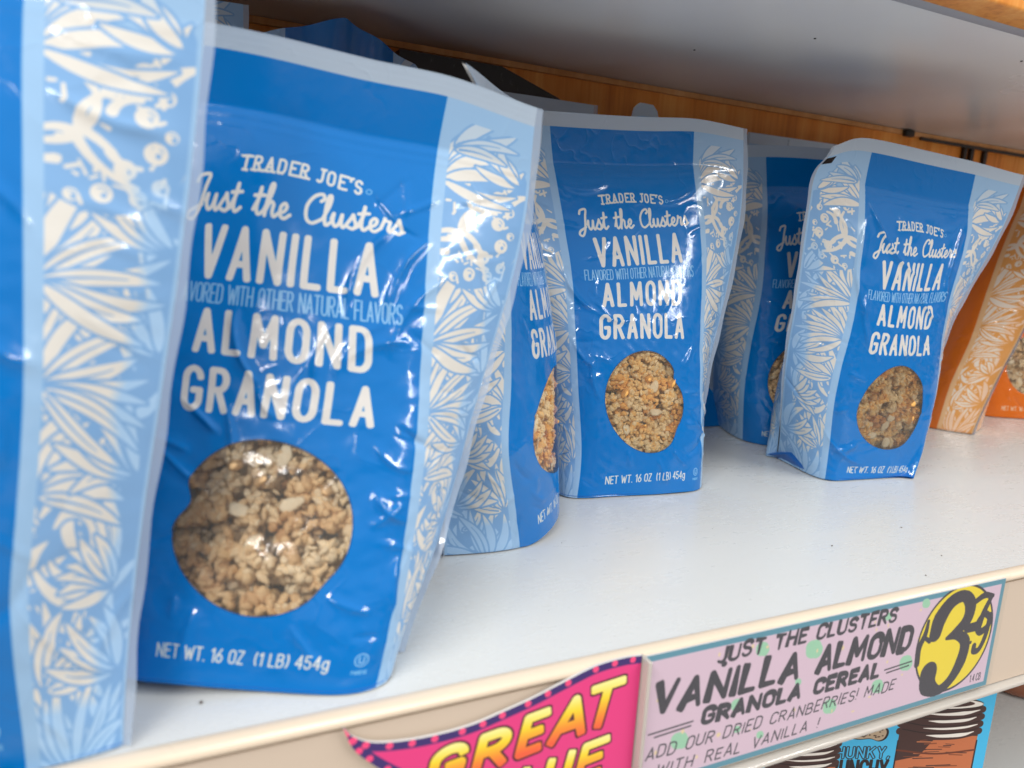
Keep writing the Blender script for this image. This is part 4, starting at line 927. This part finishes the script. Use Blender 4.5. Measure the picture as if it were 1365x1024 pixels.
# ------------------------------------------------------------------ the shelf below
def snack_art():
    W_, H_ = 200, 200
    sky = (70, 190, 240)
    A = Art(W_, H_, 6, sky); br, wh, am, dk = (72, 46, 42), (244, 240, 232), (200, 116, 74), (40, 26, 26)
    def jar(x0, x1, top):
        w = x1 - x0; k = w / 100
        A.rect(x0 + 2 * k, x1 - 2 * k, top - 190 * k, top - 36 * k, am)
        A.poly([(x0 + 2 * k, top - 38 * k), (x0 + w * .5, top - 38 * k), (x0 + w * .3, top - 66 * k), (x0 + 2 * k, top - 72 * k)], br)
        rg = random.Random(int(x0))
        for _ in range(26):
            y = top - rg.uniform(44, 92) * k; xx = rg.uniform(x0 + 6 * k, x1 - 30 * k)
            A.stroke([(xx, y), (xx + rg.uniform(8, 30) * k, y + rg.uniform(-1, 1) * k)], rg.uniform(.3, .8) * k, rg.choice((br, (140, 76, 46), (196, 120, 78))))
        A.rect(x0 + 2 * k, x1 - 2 * k, top - 40 * k, top + 1 * k, br)
        for q in range(4):
            y = top - (8 + q * 9.2) * k
            P = smooth([(x0 + 2 * k, y + 2 * k), (x0 + w * .3, y - 4.5 * k), (x0 + w * .7, y - 4.5 * k), (x1 - 2 * k, y + 2 * k)])
            A.stroke(P, 4.4 * k, br)
            P2 = smooth([(x0 + w * (.3 + .05 * (q % 2)), y - 3.6 * k), (x0 + w * .55, y - 4.6 * k), (x0 + w * .8, y - 2.6 * k), (x1 - (5 + 3 * (q % 2)) * k, y + 1.2 * k)])
            n = len(P2); A.stroke(P2, np.interp(np.linspace(0, 1, n), [0, .2, .6, .85, 1], [.3, 1.2 + .5 * (q % 2), 2.5 - .5 * (q % 3), 1.2, .5]) * k, wh)
            A.stroke(smooth([(x0 + 5 * k, y + 4.5 * k), (x0 + w * .35, y - .6 * k), (x0 + w * .72, y - .4 * k), (x1 - 4 * k, y + 5 * k)]), .55 * k, dk)
        A.ellipse((x0 + x1) / 2, top + 1 * k, w / 2 - 2 * k, 8 * k, dk); A.ellipse((x0 + x1) / 2 + 3 * k, top + .6 * k, w / 2 - 5 * k, 6.0 * k, wh); A.ellipse((x0 + x1) / 2 - 4 * k, top + 1.2 * k, w / 2 - 9 * k, 5.0 * k, br)
        for xx in (x0 + 2 * k, x1 - 2 * k): A.stroke([(xx, top - 46 * k), (xx, top - 190 * k)], .9 * k, dk)
        for yy in (58, 92): A.stroke(smooth([(x0 + 2 * k, top - yy * k), (x0 + w / 2, top - (yy + 5) * k), (x1 - 2 * k, top - yy * k)]), 1.1 * k, (110, 56, 36))
        for _ in range(60): A.ellipse(rg.uniform(x0 + 6 * k, x1 - 6 * k), top - rg.uniform(102, 150) * k, 2.4 * k, 2.0 * k, rg.choice(((206, 160, 84), (150, 150, 90), (220, 190, 130))))
    write(A, 'CHUNKY,', 79, 126, 134.5, 8.2, 1.35, dk, gap=.3, flat=.8); write(A, 'CHUNKY,', 79, 126, 134.5, 8.2, .6, sky, gap=.3, flat=.8)
    write(A, 'CRUNCHY', 76, 126, 118, 14, 1.25, dk, gap=.26, flat=.8)
    jar(130, 193, 177); jar(33, 88, 149)
    P = smooth([(88, 156), (92, 151), (101, 149), (110, 149.5), (117, 147.5), (122, 150), (123, 156), (118, 160), (109, 159), (100, 161), (92, 161), (88, 156)])
    A.poly(P, dk); c = np.array(P).mean(0); A.poly([tuple(c + (np.array(q) - c) * .9) for q in P], (190, 168, 140))
    rg = random.Random(4)
    for _ in range(46): A.ellipse(rg.uniform(92, 119), rg.uniform(150.5, 158.5), .8, .5, (84, 62, 50))
    return A.image('snack carton art'), W_ / 1000, H_ / 1000
img_sn, SW, SHh = snack_art()
M_SN = art_material('printed snack carton', img_sn, .3); M_SNB = material('snack carton sides', lin(30, 150, 210), .35)
r_ = empty('snack_carton', (.47, .05, -.3)); tag(r_, 'bright blue snack carton with drawn jars on the shelf below', 'carton')
r_.location = (0, 0, 0)
ya = -.13
flat_plate('front_face', [(-.13, .0003), (.0705, .0003), (.0705, SHh), (-.13, SHh)], -.0016, .0015, M_SN, M_SNB, r_, (SW, SHh), (-.13, .0003))
child_box('carton_body', (-.1295, .0700, .0, .075, .0002, SHh - .0004), M_SNB, r_, .002)
r_.location = (.47, .05, -.3); r_.rotation_euler = (0, 0, -.35)

# amber jar further along the lower shelf
def lathe(name, prof, loc, mat, root, n=48):
    v = [(r * math.cos(2 * math.pi * i / n) + loc[0], r * math.sin(2 * math.pi * i / n) + loc[1], z + loc[2]) for r, z in prof for i in range(n)]
    f = [(k * n + i, k * n + (i + 1) % n, (k + 1) * n + (i + 1) % n, (k + 1) * n + i) for k in range(len(prof) - 1) for i in range(n)]
    return mesh_obj(name, v, f, mat, root, True)
r_ = empty('nut_butter_jar', (.918, .212, -.3)); tag(r_, 'brown jar standing on the lower shelf at the edge of the photo', 'jar')
M_NUT = material('brown nut butter', lin(150, 88, 56), .2, .5, coat=.6)
lathe('jar_body', [(0, .0005), (.036, .0005), (.042, .004), (.044, .012), (.044, .09), (.041, .1), (.034, .106), (0, .106)], (0, 0, 0), M_NUT, r_)
lathe('lid', [(0, .1062), (.037, .1062), (.037, .124), (.034, .126), (0, .126)], (0, 0, 0), material('brown lid', lin(70, 44, 36), .4), r_)

# ------------------------------------------------------------------ the pouches
FRONT_ROW = 'blue granola pouches along the front of the shelf'; BACK_ROW = 'granola pouches packed behind the front ones'
A1C = [((44, 212), (24, 166), 1.38, 5), ((24, 166), (14, 132), 1.00, 4), ((56, 206), (40, 168), 1.12, 4.5), ((40, 168), (20, 140), 0.88, 4), ((50, 160), (22, 146), 1.12, 5), ((-18, 168), (-6, 132), 1.00, 5), ((-6, 132), (2, 118), 1.00, 4), ((66, 190), (40, 152), 1.00, 5), ((40, 88), (54, 72), 1.00, 4), ((38, 110), (54, 96), 0.75, 4), ((54, 60), (58, 30), 1.00, 6), ((30, 225), (52, 205), -1.12, 9)]
B1C = [((-58, 172), (-38, 140), 1.40, 4), ((-38, 140), (-8, 133), 1.26, 3.5), ((-40, 110), (-36, 70), 1.12, 7), ((-56, 120), (-40, 96), 0.98, 6), ((40, 62), (66, 40), 1.40, 6), ((30, 28), (62, 52), -1.12, 7), ((20, 226), (56, 236), 1.12, 4), ((-50, 236), (-14, 240), 0.98, 4), ((24, 150), (14, 118), 0.98, 4)]
C1C = [((-52, 244), (4, 190), 1.65, 4.5), ((4, 190), (46, 150), 1.20, 4), ((-50, 230), (-44, 150), 1.50, 8), ((-44, 176), (-34, 120), 1.20, 6), ((52, 240), (54, 150), 1.35, 6), ((-30, 262), (-14, 252), 1.50, 4), ((14, 256), (24, 262), 1.20, 3), ((-60, 48), (-20, 18), 1.20, 7), ((-52, 30), (-30, 40), 1.20, 5)]
B0C = [((-90, 34), (-50, 38), 1.2, 4), ((-50, 60), (-36, 40), -.9, 6), ((-40, 36), (-24, 22), .9, 5), ((-44, 150), (-30, 125), .9, 5)]
A0C = [((58, 246), (94, 240), .9, 4), ((60, 224), (92, 216), .9, 5), ((56, 176), (30, 196), 1.0, 5), ((30, 150), (60, 132), .9, 6), ((54, 60), (92, 30), 1.0, 6), ((46, 50), (60, 70), -.9, 7)]
def spec(k): return FIT[k]['p'], FIT[k]
p, f = spec('A0'); pouch(p, 'blurred blue pouch closest to the viewer, cut off by the left edge', FRONT_ROW, f, 1.7, 11, A0C, ngran=False, amp=1.1)
p, f = spec('A1'); pouch(p, 'large blue granola pouch with a round window, in front at left', FRONT_ROW, f, 1.05, 21, A1C, coarse=True, pinch=((-33, 80, 5.5, 0, 7), (30, 44, -1.5, 1, 9)))
p, f = spec('B0'); pouch(p, 'turned blue pouch squeezed between the large pouch and the middle pouch', FRONT_ROW, f, 1.5, 34, B0C, golden=.4, amp=.8)
p, f = spec('B1'); pouch(p, 'upright blue granola pouch in the middle of the shelf', FRONT_ROW, f, 1.4, 41, B1C, golden=1.0, pinch=((33, 86, -5.5, 1, 7), (26, 46, -2, 2, 9)))
p, f = spec('C0'); pouch(p, 'shaded blue pouch half hidden behind the right hand pouch', BACK_ROW, f, 1.6, 51, amp=.9)
p, f = spec('C1'); pouch(p, 'blue granola pouch with folded top corner, beside the orange pouches', FRONT_ROW, f, 1.4, 61, C1C, golden=.5)
OR = (M_ORANGE, M_ORANGE, M_GUSSET_O); ORG = 'orange granola pouches at the far right'
p, f = spec('D'); pouch(p, 'orange pouch turned sideways, touching the blue pouch', ORG, f, 1.8, 71, mats=OR, fill=False)
pouch([1.03, .345, -.4, .1, 0, 1.1, 1.8, 0, 0, .2], 'orange pouch whose granola window is cut by the right edge', ORG, None, 1.8, 81, mats=OR)
# behind the front ones
def rear(x, y, yaw, lean, label, seed, z=0.0, H=Hm, roll=0, amp=1.0, bend=0, thm=.5, post=None, vtop=1.0):
    return pouch([x, y, yaw, lean, roll, thm, 1.8, bend, 0, .2, z], label, BACK_ROW, None, 3.2, seed, fill=False, mats=(M_BACK, M_BACK, M_GUSSET), amp=amp, H=H, post=post, vtop=vtop)
def flap(drop):
    def f(u, v, P):
        k = sstep(.72, 1, v); Q = P.copy()
        Q[:, 2] -= k * (drop + np.interp(u, [-.5, -.48, -.45, -.38, -.35, -.31, .5], [.022, .007, .001, 0, .006, .05, .065]))
        return Q
    return f
def crumple(u, v, P):
    k = sstep(.55, 1, v); Q = P.copy()
    Q[:, 2] -= k * (.045 * np.abs(u) + .02 * sstep(.4, .5, u))
    Q[:, 1] += k * (.05 * np.abs(u) - .012) + .003 * k * np.sin(u * 26)
    Q[:, 0] -= k * .045 * u
    return Q
rear(.262, .352, -.03, .03, 'grey topped pouch showing above the middle pouch and the large pouch', 101, H=.314)
rear(.318, .335, math.pi - .1, -.02, 'reversed pouch whose pale corner shows over the middle pouch', 103, H=.325, post=flap(.008))
rear(.52, .385, -.05, .0, 'dark pouch top showing between the middle pouch and right hand pouch', 104, H=.314)
rear(.665, .378, -.04, .0, 'dark pouch top just left of the folded corner', 105, H=.316)
rear(.122, .325, .1, .06, 'dark blue crumpled pouch lying high behind the large pouch', 106, .052, amp=2.0, bend=-.02, post=crumple, vtop=.93)
rear(-.045, .32, -.1, .05, 'shaded pouch in the back corner at the upper left', 107, .052, vtop=.93)
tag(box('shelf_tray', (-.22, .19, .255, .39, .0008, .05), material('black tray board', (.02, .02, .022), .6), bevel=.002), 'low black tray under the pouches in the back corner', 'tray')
# black carton with a sloping lid
r_ = empty('black_carton', (.25, .385, 0)); tag(r_, 'black carton with a sloping lid against the wood panel', 'carton')
M_CART = material('black printed board', (.012, .013, .016), .42)
n1 = noise(M_CART, 40, 4); rr_ = ramp(M_CART, n1.outputs[0], ((.5, (.01, .011, .014)), (.62, (.012, .013, .016)), (.7, (.05, .05, .055)))); link(M_CART, rr_.outputs[0], bsdf(M_CART).inputs['Base Color'])
pr = [(.18, .001), (.345, .001), (.345, .309), (.33, .318), (.272, .337), (.18, .337)]
cv = [(x - .25, y - .385, z) for y in (.372, .396) for x, z in pr]; k = len(pr)
o_ = mesh_obj('carton_body', cv, [tuple(range(k)), tuple(range(k, 2 * k))[::-1]] + [(i, k + i, k + (i + 1) % k, (i + 1) % k) for i in range(k)], M_CART, r_); bm_fix(o_)

# crumbs and screw heads
M_CRUMB = material('dark crumbs', lin(70, 52, 38), .7)
rg = random.Random(12); V_, F_c = [], []; bv, bf = ICO2
spots = [(.0085, .0235, .0009), (.395, .065, .0005), (.455, .03, .0005), (.415, .012, .0005), (.475, .075, .0004)] + [(rg.uniform(.1, .75), rg.uniform(.012, .16), rg.uniform(.0001, .00026)) for _ in range(30)]
for x, y, r in spots:
    q = bv * np.array([r * rg.uniform(.7, 1.5), r * rg.uniform(.7, 1.5), r * .6]) + np.array([x, y, r * .55]); F_c.append(bf + len(V_) * len(bv)); V_.append(q)
tag(mesh_obj('crumbs', np.concatenate(V_), np.concatenate(F_c), M_CRUMB), 'tiny dark crumbs scattered on the white shelf', kind='stuff')
for i, (px, py) in enumerate(((.45, .19), (.40, .27), (.62, .14))):
    o_ = lathe('screw_head', [(0, -.0006), (.0008, -.0006), (.001, 0)], (px, py, .35), M_BLACK, None, 12); tag(o_, 'tiny dark screw head in the underside of the shelf above', 'screw', 'screw heads in the shelf underside')
